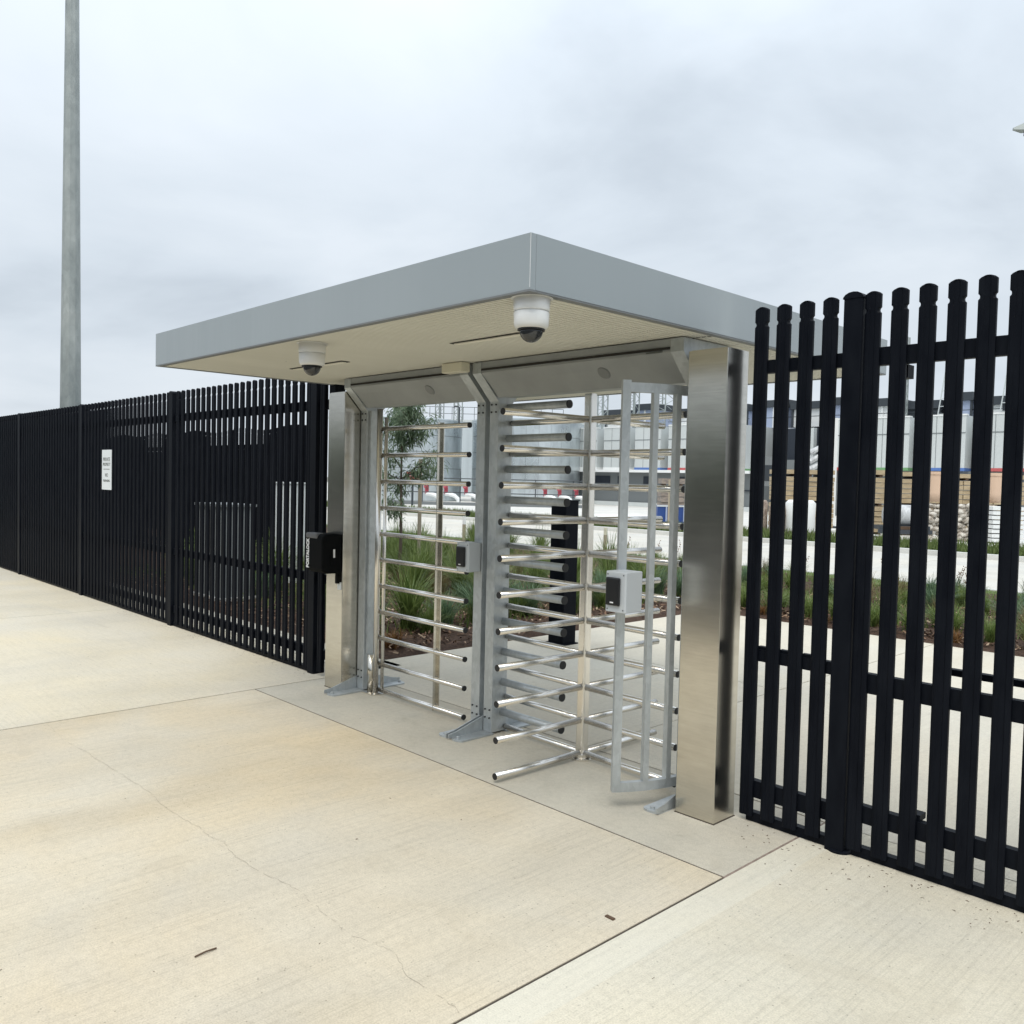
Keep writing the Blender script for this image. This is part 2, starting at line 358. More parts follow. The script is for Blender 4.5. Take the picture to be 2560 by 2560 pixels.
for a in ((JX0-.006, -4.2, JX0+.006, .28), (-5.815, JY-.007, JX1-.012, JY+.007), (JX1-.0045, -4.2, JX1+.0045, JY-.012), (-5.815, JB-.006, JX1, JB+.006)):
    MB().box(a[0], a[1], -.05, a[2], a[3], -.0035).build('joint_sealant', 'joint_dark', apron)
ck = [(-5.79, -1.975), (-5.382, -2.0), (-5.1, -1.975), (-4.72, -1.968), (-4.5, -1.952), (-4.206, -1.946), (-4.0, -1.965), (-3.761, -1.956), (-3.663, -1.944), (-3.55, -1.952), (-3.456, -1.93),
      (-3.35, -1.955), (-3.25, -1.959), (-3.099, -1.949), (-2.98, -1.925), (-2.869, -1.913), (-2.74, -1.928), (-2.626, -1.932), (-2.455, -1.943), (-2.36, -1.912), (-2.265, -1.896), (-2.137, -1.943), (-1.972, -1.931), (-1.866, -1.944)]
cb = MB(); pp = []
for (xa, ya), (xb, yb) in zip(ck, ck[1:]):
    for t in range(6):
        u = t/6; pp.append((xa+(xb-xa)*u, ya+(yb-ya)*u+rnd.uniform(-.006, .006)))
vs = []; fs = []
for i, (a, b) in enumerate(pp):
    wd = rnd.uniform(.0002, .0010); vs += [(a, b-wd, .001), (a, b+wd, .001)]
    if i and rnd.random() > .12: fs.append((2*i-2, 2*i, 2*i+1, 2*i-1))
cb.add(vs, fs).build('crack', 'crack_dark', main)
# inner path and service strip behind the fence
for x0, x1 in ((-28, -20), (-20, -13), (-13, JX0)): slab(x0, x1, .30, .76, 'concrete_path')
for (x0, x1, y0, y1) in ((-6.09, -3.35, .28, 2.52), (-3.35, -.6, .28, 3.05), (-6.09, -3.35, 2.52, 5.64), (-3.35, -.6, 3.05, 5.64), (-.6, 4, .30, 3.05), (-.6, 4, 3.05, 5.64), (4, 9, .3, 5.64)):
    slab(x0, x1, y0, y1, 'concrete_path', .005)
tag(MB().box(-6.3, .3, -.11, 9, 5.7, -.02).build('path_base', 'joint_dark'), kind='structure')
# beds
bed = MB(); nx, ny = 70, 44; vs = []; fs = []
def bedpatch(x0, x1, y0, y1, nx, ny):
    mb_v = []; mb_f = []
    for j in range(ny+1):
        for i in range(nx+1):
            x = x0+(x1-x0)*i/nx; y = y0+(y1-y0)*j/ny; ed = min(i, nx-i, j, ny-j)
            z = -.03+.05*min(1, ed/1.5)+rnd.uniform(-.012, .018)*(ed > 0); mb_v.append((x, y, z))
    for j in range(ny):
        for i in range(nx):
            a = j*(nx+1)+i; mb_f.append((a, a+1, a+nx+2, a+nx+1))
    bed.add(mb_v, mb_f)
bedpatch(-6.09, 9, 5.64, 10.9, 90, 40); bedpatch(-26, -6.09, .76, 10.9, 120, 70)
tag(bed.build('garden_soil', 'mulch', smooth=True), kind='structure')
chips = MB(); vs = []; fs = []
def inbed(x, y): return (x > -6.09 and 5.68 < y < 10.2) or (x <= -6.12 and .8 < y < 10.2)
cnt = 0
while cnt < 17000:
    x = rnd.uniform(-13, 1); y = rnd.uniform(.8, 8.5)
    if not inbed(x, y): continue
    a = rnd.uniform(0, 6.28); l_ = rnd.uniform(.012, .04); ww = rnd.uniform(.004, .012); dx, dy = math.cos(a)*l_, math.sin(a)*l_; ex, ey = -math.sin(a)*ww, math.cos(a)*ww
    z = .03+rnd.uniform(0, .03); t1 = rnd.uniform(-.015, .015); t2 = rnd.uniform(-.006, .006); o = len(vs)
    vs += [(x-dx-ex, y-dy-ey, z-t1-t2), (x+dx-ex, y+dy-ey, z+t1-t2), (x+dx+ex, y+dy+ey, z+t1+t2), (x-dx+ex, y-dy+ey, z-t1+t2)]; fs.append((o, o+1, o+2, o+3)); cnt += 1
chips.add(vs, fs); tag(chips.build('bark_mulch', 'mulch_chip'), 'brown bark mulch chips scattered over the garden bed soil', 'mulch', kind='stuff')
tag(MB().box(-60, 10.45, -.1, 12, 11.25, .012).build('lawn', 'lawn'), kind='structure')
tag(MB().box(-80, 11.25, -.1, 14, 11.42, .03).build('kerb', 'concrete_kerb'), kind='structure')
rd = struct('road')
for i in range(14):
    x0 = 12-i*6.5; MB().box(x0-6.49, 11.42, -.1, x0, 14.95, -.02).build('road_slab', 'concrete_road', rd); MB().box(x0-6.49, 14.96, -.1, x0, 18.4, -.02).build('road_slab', 'concrete_road', rd)
tag(MB().box(-80, 18.4, -.1, 14, 18.62, .10).build('kerb_far', 'concrete_kerb'), kind='structure')
tag(MB().box(-80, 18.62, -.1, 14, 20.8, .08).build('verge', 'lawn'), kind='structure')
tag(MB().box(-200, 20.8, -.1, 100, 160, .03).build('yard_ground', 'concrete_yard'), kind='structure')
hb = MB(); vs = []; fs = []
for i in range(15000):
    x = -rnd.uniform(2, 42); y = 18.66+abs(rnd.gauss(0, .8))+.05; h = rnd.uniform(.12, .34)*(1.0 if y > 18.9 else .6); a = rnd.uniform(0, 6.28); b = rnd.uniform(.015, .035)
    if y > 20.8: continue
    tx, ty = rnd.uniform(-.1, .1), rnd.uniform(-.1, .1); o = len(vs)
    vs += [(x-b*math.cos(a), y-b*math.sin(a), .07), (x+b*math.cos(a), y+b*math.sin(a), .07), (x+tx, y+ty, .08+h)]; fs.append((o, o+1, o+2))
hb.add(vs, fs); tag(hb.build('verge_grass', 'grass_far'), 'green tufted grass verge along the far kerb of the road', 'grass', kind='stuff')
lb = MB(); vs = []; fs = []
for i in range(5000):
    x = rnd.uniform(-24, 2); y = rnd.uniform(10.3, 11.22); h = rnd.uniform(.04, .10); a = rnd.uniform(0, 6.28); b = .006; o = len(vs)
    vs += [(x-b*math.cos(a), y-b*math.sin(a), .005), (x+b*math.cos(a), y+b*math.sin(a), .005), (x+rnd.uniform(-.03, .03), y+rnd.uniform(-.03, .03), h)]; fs.append((o, o+1, o+2))
lb.add(vs, fs); tag(lb.build('lawn_grass', 'leaf_lime'), 'strip of short bright lawn grass behind the near kerb', 'grass', kind='stuff')
# loose litter on the pavement
tw = MB(); tw.path([(-2.674, -2.398, .004), (-2.677, -2.36, .006), (-2.678, -2.323, .004)], .0028, 5); tag(tw.build('twig', 'timber_dark'), 'thin dark twig lying on the pale foreground concrete', 'twig')
tw = MB(); tw.box(-1.968, -1.186, 0, -1.93, -1.172, .005); tag(tw.build('dead_leaf', 'timber_dark'), 'small dark leaf scrap on the concrete left of the diagonal joint', 'leaf')
db = MB()
for i in range(330):
    if i < 120: x = rnd.uniform(-10, -5.9); y = -abs(rnd.gauss(0, .07))-.01
    elif i < 290: x = rnd.uniform(-2.1, 0.3); y = -abs(rnd.gauss(0, .13))-.01
    else: x = rnd.uniform(-8, .3); y = rnd.uniform(-3.2, -.1)
    a = rnd.uniform(0, 6.28); l_ = rnd.uniform(.0015, .007); wd = rnd.uniform(.0006, .0022)
    dx, dy, ex, ey = math.cos(a)*l_, math.sin(a)*l_, -math.sin(a)*wd, math.cos(a)*wd; o = len(db.v)
    db.add([(x-dx-ex, y-dy-ey, .0015), (x+dx-ex, y+dy-ey, .0015), (x+dx+ex, y+dy+ey, .0015), (x-dx+ex, y-dy+ey, .0015), (x, y, .0015+wd)], [(0, 1, 4), (1, 2, 4), (2, 3, 4), (3, 0, 4)])
tag(db.build('leaf_litter', 'timber_dark'), 'tiny dark leaf crumbs and grit strewn over the pavement', 'litter', kind='stuff')

# ------------------------------------------------------------------ palisade fences
HT = 2.392
def pale_mesh(name, mat, z0=.03):
    prof = [(-1, .020), (-1, .005), (-.72, .0005), (-.42, .0), (-.30, .0035), (.30, .0035), (.42, .0), (.72, .0005), (1, .005), (1, .020)]
    lv = [(z0, .033), (HT-.092, .033), (HT-.086, .0275), (HT-.080, .0262), (HT-.074, .0275), (HT-.068, .033), (HT-.013, .033), (HT-.006, .025), (HT-.001, .012), (HT, .003)]
    b = MB(); n = len(prof); vs = [(x*hw, y, z) for z, hw in lv for x, y in prof]; fs = []
    for i in range(len(lv)-1):
        for j in range(n): fs.append((i*n+j, i*n+(j+1) % n, (i+1)*n+(j+1) % n, (i+1)*n+j))
    fs += [tuple(range(n-1, -1, -1)), tuple(range((len(lv)-1)*n, len(lv)*n))]
    b.add(vs, fs); return b.mesh(name, mat)
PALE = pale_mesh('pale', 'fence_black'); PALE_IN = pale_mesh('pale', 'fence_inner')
def rail(parent, x0, x1, y, z0, z1, mat='fence_black', t=.035, name='rail'):
    return MB().box(x0, y, z0, x1, y+t, z1).build(name, mat, parent)
def post(parent, x0, x1, y0, y1, mat='fence_black', h=HT):
    p = MB().box(x0, y0, 0, x1, y1, h-.012, .006).build('post', mat, parent)
    cx_ = (x0+x1)/2; hw = (x1-x0)/2+.003
    pts = [(cx_-hw, h-.02)]+[(cx_+hw*math.cos(R(a)), h-.02+.028*math.sin(R(a))) for a in range(165, 10, -25)]+[(cx_+hw, h-.02)]
    MB().prismy(pts[::-1], y0-.003, y1+.003).build('post_cap', mat, p)
    return p
fl = thing('palisade_fence', 'long black palisade fence running left from the turnstile canopy', 'fence', (-8.86, 0, 0))
PX = [-22.782, -19.997, -17.213, -14.428, -11.643, -8.859, -6.074]
for x0 in PX: post(fl, x0, x0+.09, -.003, .105)
for xa, xb in zip(PX, PX[1:]):
    for k_ in range(23):
        piece(PALE, 'pale', fl, (xa+.209+k_*.1152, 0, 0))
    for z0, z1 in ((2.09, 2.165), (.73, .80), (.133, .205), (-.0, .04)): rail(fl, xa+.09, xb, .022, z0, z1)
piece(PALE, 'pale', fl, (-5.905, 0, 0)); post(fl, -5.855, -5.765, .03, .12)
for z0, z1 in ((2.09, 2.165), (.73, .80), (.133, .205)): rail(fl, -5.974, -5.855, .022, z0, z1)
# sign on the fence
sg = thing('warning_sign', 'small white upright sign with grey lettering fixed to the black fence', 'sign', (-10.64, -.012, 1.35))
MB().box(-10.795, -.010, 1.352, -10.485, -.004, 1.820).build('sign_plate', 'sign_white', sg)
for txt, sz, z in (('PRIVATE', .062, 1.706), ('PROPERTY', .052, 1.648), ('NO', .060, 1.522), ('TRESPASSING', .038, 1.456)):
    o = piece(textmesh(txt, sz, 'ink_grey'), 'lettering', sg, (-10.64, -.0108, z)); o.rotation_euler = (R(90), 0, 0)
MB().box(-10.74, -.0118, 1.590, -10.54, -.0105, 1.596).build('rule_line', 'ink_grey', sg)
# right: fixed panel and gate leaf
fr = thing('side_fence', 'short black palisade panel of four pales beside the right stainless pillar', 'fence panel', (-1.95, 0, 0))
for i in range(4): piece(PALE, 'pale', fr, (-2.118+i*.1099, 0, 0))
for z0, z1 in ((2.09, 2.15), (.757, .812), (.115, .195), (0, .045)): rail(fr, -2.125, -1.723, .022, z0, z1)
post(fr, -1.723, -1.640, -.008, .095)
MB().lathe(-1.67, .035, [(.056, 0), (.056, .008), (.045, .012)], 20).build('base_disc', 'fence_black', fr)
for x_ in (-2.075, -1.965, -1.855): MB().box(x_-.02, .03, .812, x_+.02, .055, .826).build('clip', 'fence_black', fr)
gt = thing('palisade_gate', 'black palisade gate leaf filling the right edge of the photo', 'gate', (-.6, 0, 0))
for i in range(22): piece(PALE, 'pale', gt, (-1.602+i*.1099, 0, 0))
for z0, z1 in ((2.085, 2.16), (.706, .790), (.150, .225), (0, .045)): rail(gt, -1.617, .80, .022, z0, z1)
for z0, z1 in ((2.155, 2.178), (.805, .832)): rail(gt, -1.36, .80, .2, z0, z1, name='rear_rail')
MB().box(-1.40, .03, .225, -1.34, .09, .25).build('latch', 'fence_black', gt); MB().box(-1.53, .06, 2.03, -1.47, .12, 2.085).build('roller_bracket', 'fence_black', gt)
# inner black fence behind the left fence
fi = thing('inner_fence', 'second black palisade fence standing in the garden behind the left fence', 'fence', (-18, 3.6, 0))
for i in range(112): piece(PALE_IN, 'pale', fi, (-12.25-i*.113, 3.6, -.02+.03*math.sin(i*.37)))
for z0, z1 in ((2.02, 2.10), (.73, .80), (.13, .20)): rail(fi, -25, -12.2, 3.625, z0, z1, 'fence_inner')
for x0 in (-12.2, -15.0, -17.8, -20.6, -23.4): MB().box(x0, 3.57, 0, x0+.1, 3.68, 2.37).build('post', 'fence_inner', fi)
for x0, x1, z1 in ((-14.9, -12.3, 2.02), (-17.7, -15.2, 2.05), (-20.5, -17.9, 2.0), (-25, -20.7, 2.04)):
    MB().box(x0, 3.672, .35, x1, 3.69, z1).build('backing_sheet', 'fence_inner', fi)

# ------------------------------------------------------------------ stainless pillars
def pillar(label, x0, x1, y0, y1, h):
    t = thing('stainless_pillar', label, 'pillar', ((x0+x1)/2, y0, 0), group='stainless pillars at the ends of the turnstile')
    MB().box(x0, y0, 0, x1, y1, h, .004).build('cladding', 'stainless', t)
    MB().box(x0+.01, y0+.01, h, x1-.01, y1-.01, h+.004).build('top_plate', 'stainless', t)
    MB().box(x0-.003, y0-.003, 0, x1+.003, y1+.003, .0035).build('base_shadow_seal', 'joint_dark', t)  # dark caulk strip, also painting in the thin shadow gap at the foot
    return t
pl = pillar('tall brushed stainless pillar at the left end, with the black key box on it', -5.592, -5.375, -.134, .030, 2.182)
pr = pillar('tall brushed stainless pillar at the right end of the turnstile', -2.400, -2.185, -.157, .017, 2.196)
# key box on left pillar
kb = thing('key_box', 'black lockable box with white upright lettering strapped to left pillar', 'lock box', (-5.49, -.22, .88))
b = MB(); prof = [(-.300, .905), (-.292, .885), (-.25, .868), (-.137, .868), (-.137, 1.150), (-.20, 1.158), (-.27, 1.155), (-.295, 1.14), (-.302, 1.11)]
b.prismx(prof[::-1], -5.600, -5.378); b.build('housing', 'fabric_black', kb, bevel=.012)
MB().box(-5.604, -.306, 1.118, -5.45, -.24, 1.158).build('lid_lip_highlight', 'fabric_grey', kb, bevel=.01)  # lid edge in lighter grey, its highlight put into the colour
MB().box(-5.376, -.23, .93, -5.370, -.15, 1.02).build('side_tag', 'fabric_black', kb)
MB().box(-5.372, -.215, .985, -5.366, -.203, 1.045).build('clip', 'print_white', kb)
MB().box(-5.43, -.16, .79, -5.40, -.14, .87).build('hanging_strap', 'fabric_black', kb)
o = piece(textmesh('PORTALOCK', .050, 'print_white', bold=.0022), 'lettering', kb, (-5.572, -.3035, 1.008)); o.rotation_euler = (R(90), R(-90), 0); o.scale = (.72, 1.0, 1)
MB().box(-5.435, -.1365, .745, -5.385, -.1345, .80).build('sticker', 'cabinet_white', pl)

# ------------------------------------------------------------------ turnstile and gate frames
def frame_profile(): return [(0, 2.05), (-.147, 2.205), (-.147, 2.270), (.272, 2.270), (.272, 2.205), (.125, 2.05)]
def col_with_feet(t, x0, x1, side, feet=(1, 1)):
    cc = MB().box(x0, 0, .012, x1, .125, 2.05, .004).build('frame_column', 'galvanised', t)
    MB().prismx(frame_profile()[::-1], x0, x1).build('bent_bracket', 'galvanised', t)
    for z in (.10, .15, 1.985, 2.03):
        for xx in (x0+.018, x1-.018): MB().tube((xx, .001, z), (xx, -.006, z), .0055, 8).build('bolt', 'rubber_black', cc)
    for sg_, on in ((-1, feet[0]), (1, feet[1])):
        if not on: continue
        ye = 0 if sg_ < 0 else .125
        xm0, xm1 = (x0-.012, x1+.012); f = MB()
        pts = []
        xm = (xm0+xm1)/2; rr = (xm1-xm0)/2; yt = ye+sg_*.235
        pts = [(xm0, ye-sg_*.01), (xm1, ye-sg_*.01)]+[(xm+rr*math.cos(R(a)), yt+sg_*rr*.55*math.sin(R(a))) for a in range(0, 181, 20)]
        if sg_ > 0: pts = pts[::-1][-2:]+pts[::-1][:-2]
        f.prism(pts if sg_ > 0 else pts[::-1], 0, .010)
        gx = xm0 if side < 0 else xm1-.008
        f.prismx([(ye-sg_*.002, .008), (ye+sg_*.27, .008), (ye+sg_*.27, .032), (ye+sg_*.21, .040), (ye-sg_*.002, .100)], gx, gx+.008)
        ft = f.build('foot', 'galvanised', t)
        MB().tube((xm, yt, .010), (xm, yt, .024), .012, 6).build('anchor_bolt', 'galvanised', ft)
def beam(t, x0, x1, disc_x):
    MB().prismx([(y*.985+.001, z+.028*(z < 2.06)) for y, z in frame_profile()][::-1], x0+.001, x1-.001).build('overhead_beam', 'beam_grey', t)
    # front panel standing 4 mm proud of the slope, stopping short of the slot under the soffit
    pa = Vector((0, 0, 0)); d = Vector((0, -.147, .155)).normalized(); nrm = Vector((0, -.155, -.147)).normalized()
    a0 = Vector((0, -.004, 2.074)); a1 = a0+d*.196
    p = MB(); q = [a0, a0+nrm*.005, a1+nrm*.005, a1]
    p.prismx([(v.y, v.z) for v in q][::-1], x0+.006, x1-.006); pn = p.build('beam_panel', 'beam_grey', t)
    MB().box(x0+.004, -.1505, 2.218, x1-.004, -.147, 2.230).build('shadow_slot', 'slot_dark', t)
    c0 = a0+d*.105+nrm*.005; c0.x = disc_x
    MB().tube(c0, c0+nrm*.006, .040, 24, .034).build('light_disc', 'disc_grey', pn)
ts = thing('turnstile', 'full height steel turnstile with four wing rotor between middle frame and right pillar', 'turnstile', (-3.222, .092, 0))
col_with_feet(ts, -3.962, -3.886, -1); col_with_feet(ts, -2.512, -2.436, 1)
beam(ts, -3.886, -2.512, -2.985)
MB().box(-2.66, -.149, 2.208, -2.56, -.146, 2.213).build('maker_plate', 'ink_grey', ts)
SX, SY, RR, AL = -3.222, .092, .655, .029
sh = MB().box(SX-.028, SY-.028, .03, SX+.028, SY+.028, 2.065, .012).build('rotor_shaft', 'stainless_tube', ts)
MB().lathe(SX, SY, [(.065, 0), (.065, .01), (.048, .018), (.048, .032)], 24).build('floor_bearing', 'stainless_tube', ts, smooth=False)
arm = MB().tube((.03, 0, 0), (RR-.003, 0, 0), .0178, 16).mesh('rotor_arm', 'stainless_tube', True)
capm = MB().tube((RR-.003, 0, 0), (RR, 0, 0), .0176, 16).mesh('end_cap', 'rubber_black', False)
for wdir in range(4):
    ang = -AL-math.pi/2+wdir*math.pi/2
    for i in range(11):
        o = piece(arm, 'rotor_arm', ts, (SX, SY, .035+i*.1887)); o.rotation_euler = (0, 0, ang)
        c_ = bpy.data.objects.new('end_cap', capm); C.objects.link(c_); c_.parent = o
cbm = MB().tube((0, 0, 0), (.500, 0, 0), .0235, 16).mesh('comb_bar', 'galvanised', True)
ccm = MB().tube((.500, 0, 0), (.508, 0, 0), .0245, 16).mesh('end_cap', 'rubber_black')
for i in range(11):
    o = piece(cbm, 'comb_bar', ts, (-3.886, .09, .129+i*.1887)); c_ = bpy.data.objects.new('end_cap', ccm); C.objects.link(c_); c_.parent = o
# curved cage at the right
def arc(r, a0, a1, n): return [(SX+r*math.cos(a0+(a1-a0)*i/n), SY+r*math.sin(a0+(a1-a0)*i/n)) for i in range(n+1)]
for z0, z1 in ((.085, .130), (2.002, 2.047)):
    po = arc(.770, R(-37.5), R(2), 14); pi_ = arc(.740, R(-37.5), R(2), 14)
    MB().prism(po+pi_[::-1], z0, z1).build('cage_ring', 'galvanised', ts)
for a, hw in ((-36.0, .020), (-24.8, .014), (-15.2, .014), (-5.5, .014)):
    cx_, cy_ = SX+.755*math.cos(R(a)), SY+.755*math.sin(R(a)); b = MB()
    rx, ry = math.cos(R(a)), math.sin(R(a)); tx, ty = -ry, rx; hh = .016
    pts = [(cx_+rx*i_*hh+tx*j_*hw, cy_+ry*i_*hh+ty*j_*hw) for i_, j_ in ((1, -1), (1, 1), (-1, 1), (-1, -1))]
    b.prism(pts, .130 if a > -30 else .085, 2.002 if a > -30 else 2.058); b.build('cage_bar', 'galvanised', ts)
# pedestrian gate lane
gl = thing('swing_gate', 'full height swing gate of stainless rails beside the left pillar', 'gate', (-4.7, .05, 0))
col_with_feet(gl, -5.365, -5.286, -1); col_with_feet(gl, -4.082, -4.004, 1)
beam(gl, -5.286, -4.082, -4.46)
lf = MB().tube((-5.170, .03, .0), (-5.170, .03, 2.06), .021, 18).build('hinge_tube', 'stainless_tube', gl, smooth=True)
MB().tube((-5.118, .05, .02), (-5.118, .05, 2.0), .0125, 14).build('leaf_stile', 'stainless_tube', gl, smooth=True)
MB().tube((-5.225, .03, .012), (-5.225, .03, .28), .030, 18).build('hinge_cover', 'stainless', gl, smooth=True)
MB().box(-5.283, .018, .28, -5.262, .115, 2.05).build('inner_channel', 'galvanised', gl)
MB().prism([(-5.26, -.03), (-5.12, -.03), (-5.09, .03), (-5.12, .09), (-5.26, .09)], 0, .010).build('floor_plate', 'stainless_tube', gl)
gb = MB().tube((0, 0, 0), (.957, 0, 0), .0165, 16).mesh('gate_rail', 'stainless_tube', True); gc = MB().tube((.957, 0, 0), (.966, 0, 0), .0178, 16).mesh('end_cap', 'rubber_black')
for i in range(11):
    o = piece(gb, 'gate_rail', gl, (-5.168, .05, .031+i*.1887)); c_ = bpy.data.objects.new('end_cap', gc); C.objects.link(c_); c_.parent = o
MB().box(-4.512, .067, .012, -4.488, .073, 1.945).build('flat_brace', 'stainless', gl)
MB().box(-4.512, .034, .012, -4.509, .067, 1.945).build('brace_edge', 'stainless', gl)

def reader(label, x0, x1, y0, y1, z0, z1):
    t = thing('card_reader', label, 'card reader', ((x0+x1)/2, (y0+y1)/2, z0), group='card readers on the turnstile frames')
    MB().box(x0, y0, z0, x1, y1, z1, .008).build('housing', 'reader_grey', t, bevel=.004)
    cx_ = x0+(x1-x0)*.43; w_ = (x1-x0)*.33; h0 = z0+(z1-z0)*.17; h1 = z0+(z1-z0)*.86
    MB().box(cx_-w_, y0-.016, h0, cx_+w_, y0-.001, h1).build('reader_face', 'reader_black', t, bevel=.006)
    MB().box(cx_-.010, y0-.0175, h0+.012, cx_+.010, y0-.0165, h0+.018).build('reader_logo', 'print_white', t)
    for xx, z in ((x0+.014, z1-.014), (x1-.014, z1-.014), (x0+.014, z0+.014), (x1-.014, z0+.014)): MB().tube((xx, y0+.001, z), (xx, y0-.002, z), .003, 8).build('screw', 'rubber_black', t)
reader('grey card reader box on the middle frame column beside the swing gate', -4.128, -4.010, -.105, -.004, .998, 1.180)
reader('grey card reader box on the front bar of the curved turnstile cage', -2.616, -2.494, -.460, -.335, .968, 1.158)

# ------------------------------------------------------------------ canopy
CX0, CX1, CY0, CY1, ZB, ZT = -5.830, -2.301, -1.315, 1.785, 2.276, 2.487
cp = thing('canopy', 'flat roofed canopy with blue grey fascia over the turnstile', 'canopy', ((CX0+CX1)/2, 0, ZB))
MB().box(CX0, CY0, ZB+.004, CX1, CY0+.03, ZT).build('fascia', 'fascia_grey', cp)
MB().box(CX1-.03, CY0+.0302, ZB+.004, CX1+.0015, CY1, ZT).build('fascia', 'fascia_grey', cp)
MB().box(CX0, CY0+.0302, ZB+.004, CX0+.03, CY1, ZT).build('fascia', 'fascia_grey', cp)
MB().box(CX0+.0302, CY1-.03, ZB+.004, CX1-.0302, CY1, ZT).build('fascia', 'fascia_grey', cp)
MB().box(CX0+.031, CY0+.031, ZT-.06, CX1-.031, CY1-.031, ZT-.02).build('roof_deck', 'galvanised', cp)
tr = MB(); tw_ = .036
tr.box(CX0, CY0, ZB-.0035, CX1, CY0+tw_, ZB+.0035); tr.box(CX1-tw_, CY0+tw_, ZB-.0035, CX1, CY1, ZB+.0035); tr.box(CX0, CY0+tw_, ZB-.0035, CX0+tw_, CY1, ZB+.0035); tr.box(CX0+tw_, CY1-tw_, ZB-.0035, CX1-tw_, CY1, ZB+.0035)
tr.build('fascia_trim', 'fascia_trim', cp)
MB().box(CX1-.0002, CY0-.0012, ZB+.01, CX1+.0015, CY0+.0002, ZT-.001).build('corner_joint', 'panel_white', cp)
sf = MB(); x = CX0+tw_; vs = []; fs = []; prof = []
pitch = .0325
while x < CX1-tw_-pitch:
    prof += [(x, 0), (x+pitch-.012, 0), (x+pitch-.0105, .010), (x+pitch-.0015, .010)]; x += pitch
prof.append((CX1-tw_, 0))
for x_, dz in prof: vs += [(x_, CY0+tw_, ZB+dz), (x_, CY1-tw_, ZB+dz)]
fs = [(2*i, 2*i+1, 2*i+3, 2*i+2) for i in range(len(prof)-1)]
sf.add(vs, fs).build('soffit_sheet', 'soffit_cream', cp)
sl = MB()
x = CX0+.8
while x < CX1-.02: sl.box(x, -.062, ZB-.0015, x+.022, -.052, ZB-.0005); x += .0325
sl.build('soffit_slots', 'slot_dark', cp)
def slotlight(label, x0, x1, y):
    t = thing('slot_light', label, 'light', ((x0+x1)/2, y, ZB), group='slot lights in the canopy soffit')
    MB().box(x0, y-.030, ZB-.004, x1, y+.030, ZB-.001).build('light_frame', 'slot_dark', t)
    MB().box(x0+.02, y-.017, ZB-.008, x1-.02, y+.017, ZB-.0042).build('diffuser', 'light_diffuser', t)
slotlight('narrow slot light in the soffit behind the left dome camera', -5.19, -4.56, -.655)
slotlight('narrow slot light in the soffit behind the near right dome camera', -3.505, -2.875, -.675)
def dome(label, x, y):
    t = thing('dome_camera', label, 'security camera', (x, y, ZB), group='dome cameras under the canopy')
    MB().lathe(x, y, [(.082, ZB-.0015), (.082, ZB-.005)], 40).build('top_plate', 'camera_white', t)
    MB().lathe(x, y, [(.072, ZB-.004), (.070, ZB-.05), (.069, ZB-.054)], 40).build('mount_ring', 'camera_white', t, smooth=True)
    MB().lathe(x, y, [(.0665, ZB-.052), (.0665, ZB-.058), (.070, ZB-.060), (.0675, ZB-.105), (.062, ZB-.117), (.052, ZB-.121)], 40).build('body', 'camera_white', t, smooth=True)
    MB().lathe(x, y, [(.0535, ZB-.1205), (.0535, ZB-.126), (.048, ZB-.127)], 36).build('dome_ring', 'rubber_black', t)
    MB().lathe(x, y, [(.046*math.cos(R(a)), ZB-.126-.046*math.sin(R(a))) for a in range(0, 90, 9)], 36).build('dome_glass', 'dome_smoke', t, smooth=True)
dome('white dome security camera under the left part of the canopy', -4.10, -1.160)
dome('white dome security camera under the near corner of the canopy', -2.392, -1.212)
MB_ = MB().box(-4.165, -.225, 2.215, -3.975, -.155, 2.274, .006)
tag(MB_.build('junction_box', 'box_cream', bevel=.006), 'small cream box under the soffit above the middle frame', 'junction box')

# ------------------------------------------------------------------ tall pole, street lamp, bollard post
t = thing('lighting_pole', 'tall tapered galvanised pole rising behind the left fence', 'pole', (-17.07, 1.51, 0))
MB().tube((-17.07, 1.51, 0), (-17.07, 1.51, 13), .178*1.12, 10, .178*.50).build('shaft', 'galvanised_pole', t)
MB().lathe(-17.07, 1.51, [(.32, 0), (.32, .03)], 16).build('base_flange', 'galvanised_pole', t)
t = thing('street_lamp', 'grey street lamp head poking in at the upper right edge', 'street lamp', (-5.95, 22.2, 0))
MB().tube((-5.95, 22.2, 0), (-5.95, 22.2, 10.9), .11, 12, .06).build('pole', 'galvanised_pole', t)
MB().tube((-5.95, 22.2, 10.85), (-6.9, 21.45, 10.95), .035, 8).build('arm', 'galvanised_pole', t)
hd = MB(); a = Vector((-7.52, 20.93, 10.80)); dd = Vector((.62, .52, .10)); sd_ = Vector((-.55, .66, 0))*.16; up = Vector((0, 0, 1))
vs = []
for u, hw, h0, h1 in ((0, .25, -.02, .03), (.3, .9, -.09, .10), (.75, 1, -.10, .16), (1.15, .6, -.04, .14)):
    c0 = a+dd*u
    vs += [c0-sd_*hw+up*h0, c0+sd_*hw+up*h0, c0+sd_*hw*.6+up*h1, c0-sd_*hw*.6+up*h1]
fs = [(3, 2, 1, 0)]+[(i*4+j, i*4+(j+1) % 4, i*4+4+(j+1) % 4, i*4+4+j) for i in range(3) for j in range(4)]+[(12, 13, 14, 15)]
hd.add(vs, fs).build('lamp_head', 'galvanised_pole', t); MB().path([a+dd*.35-up*.08, a+dd*.33-up*.20, a+dd*.6-up*.22, a+dd*.9-up*.1], .018, 6).build('visor', 'rubber_black', t)
t = thing('black_post', 'thick square black post on the path behind the rotor', 'post', (-5.69, 2.56, 0))
MB().box(-5.792, 2.478, .01, -5.595, 2.66, 1.385, .008).build('shaft', 'fence_black', t)
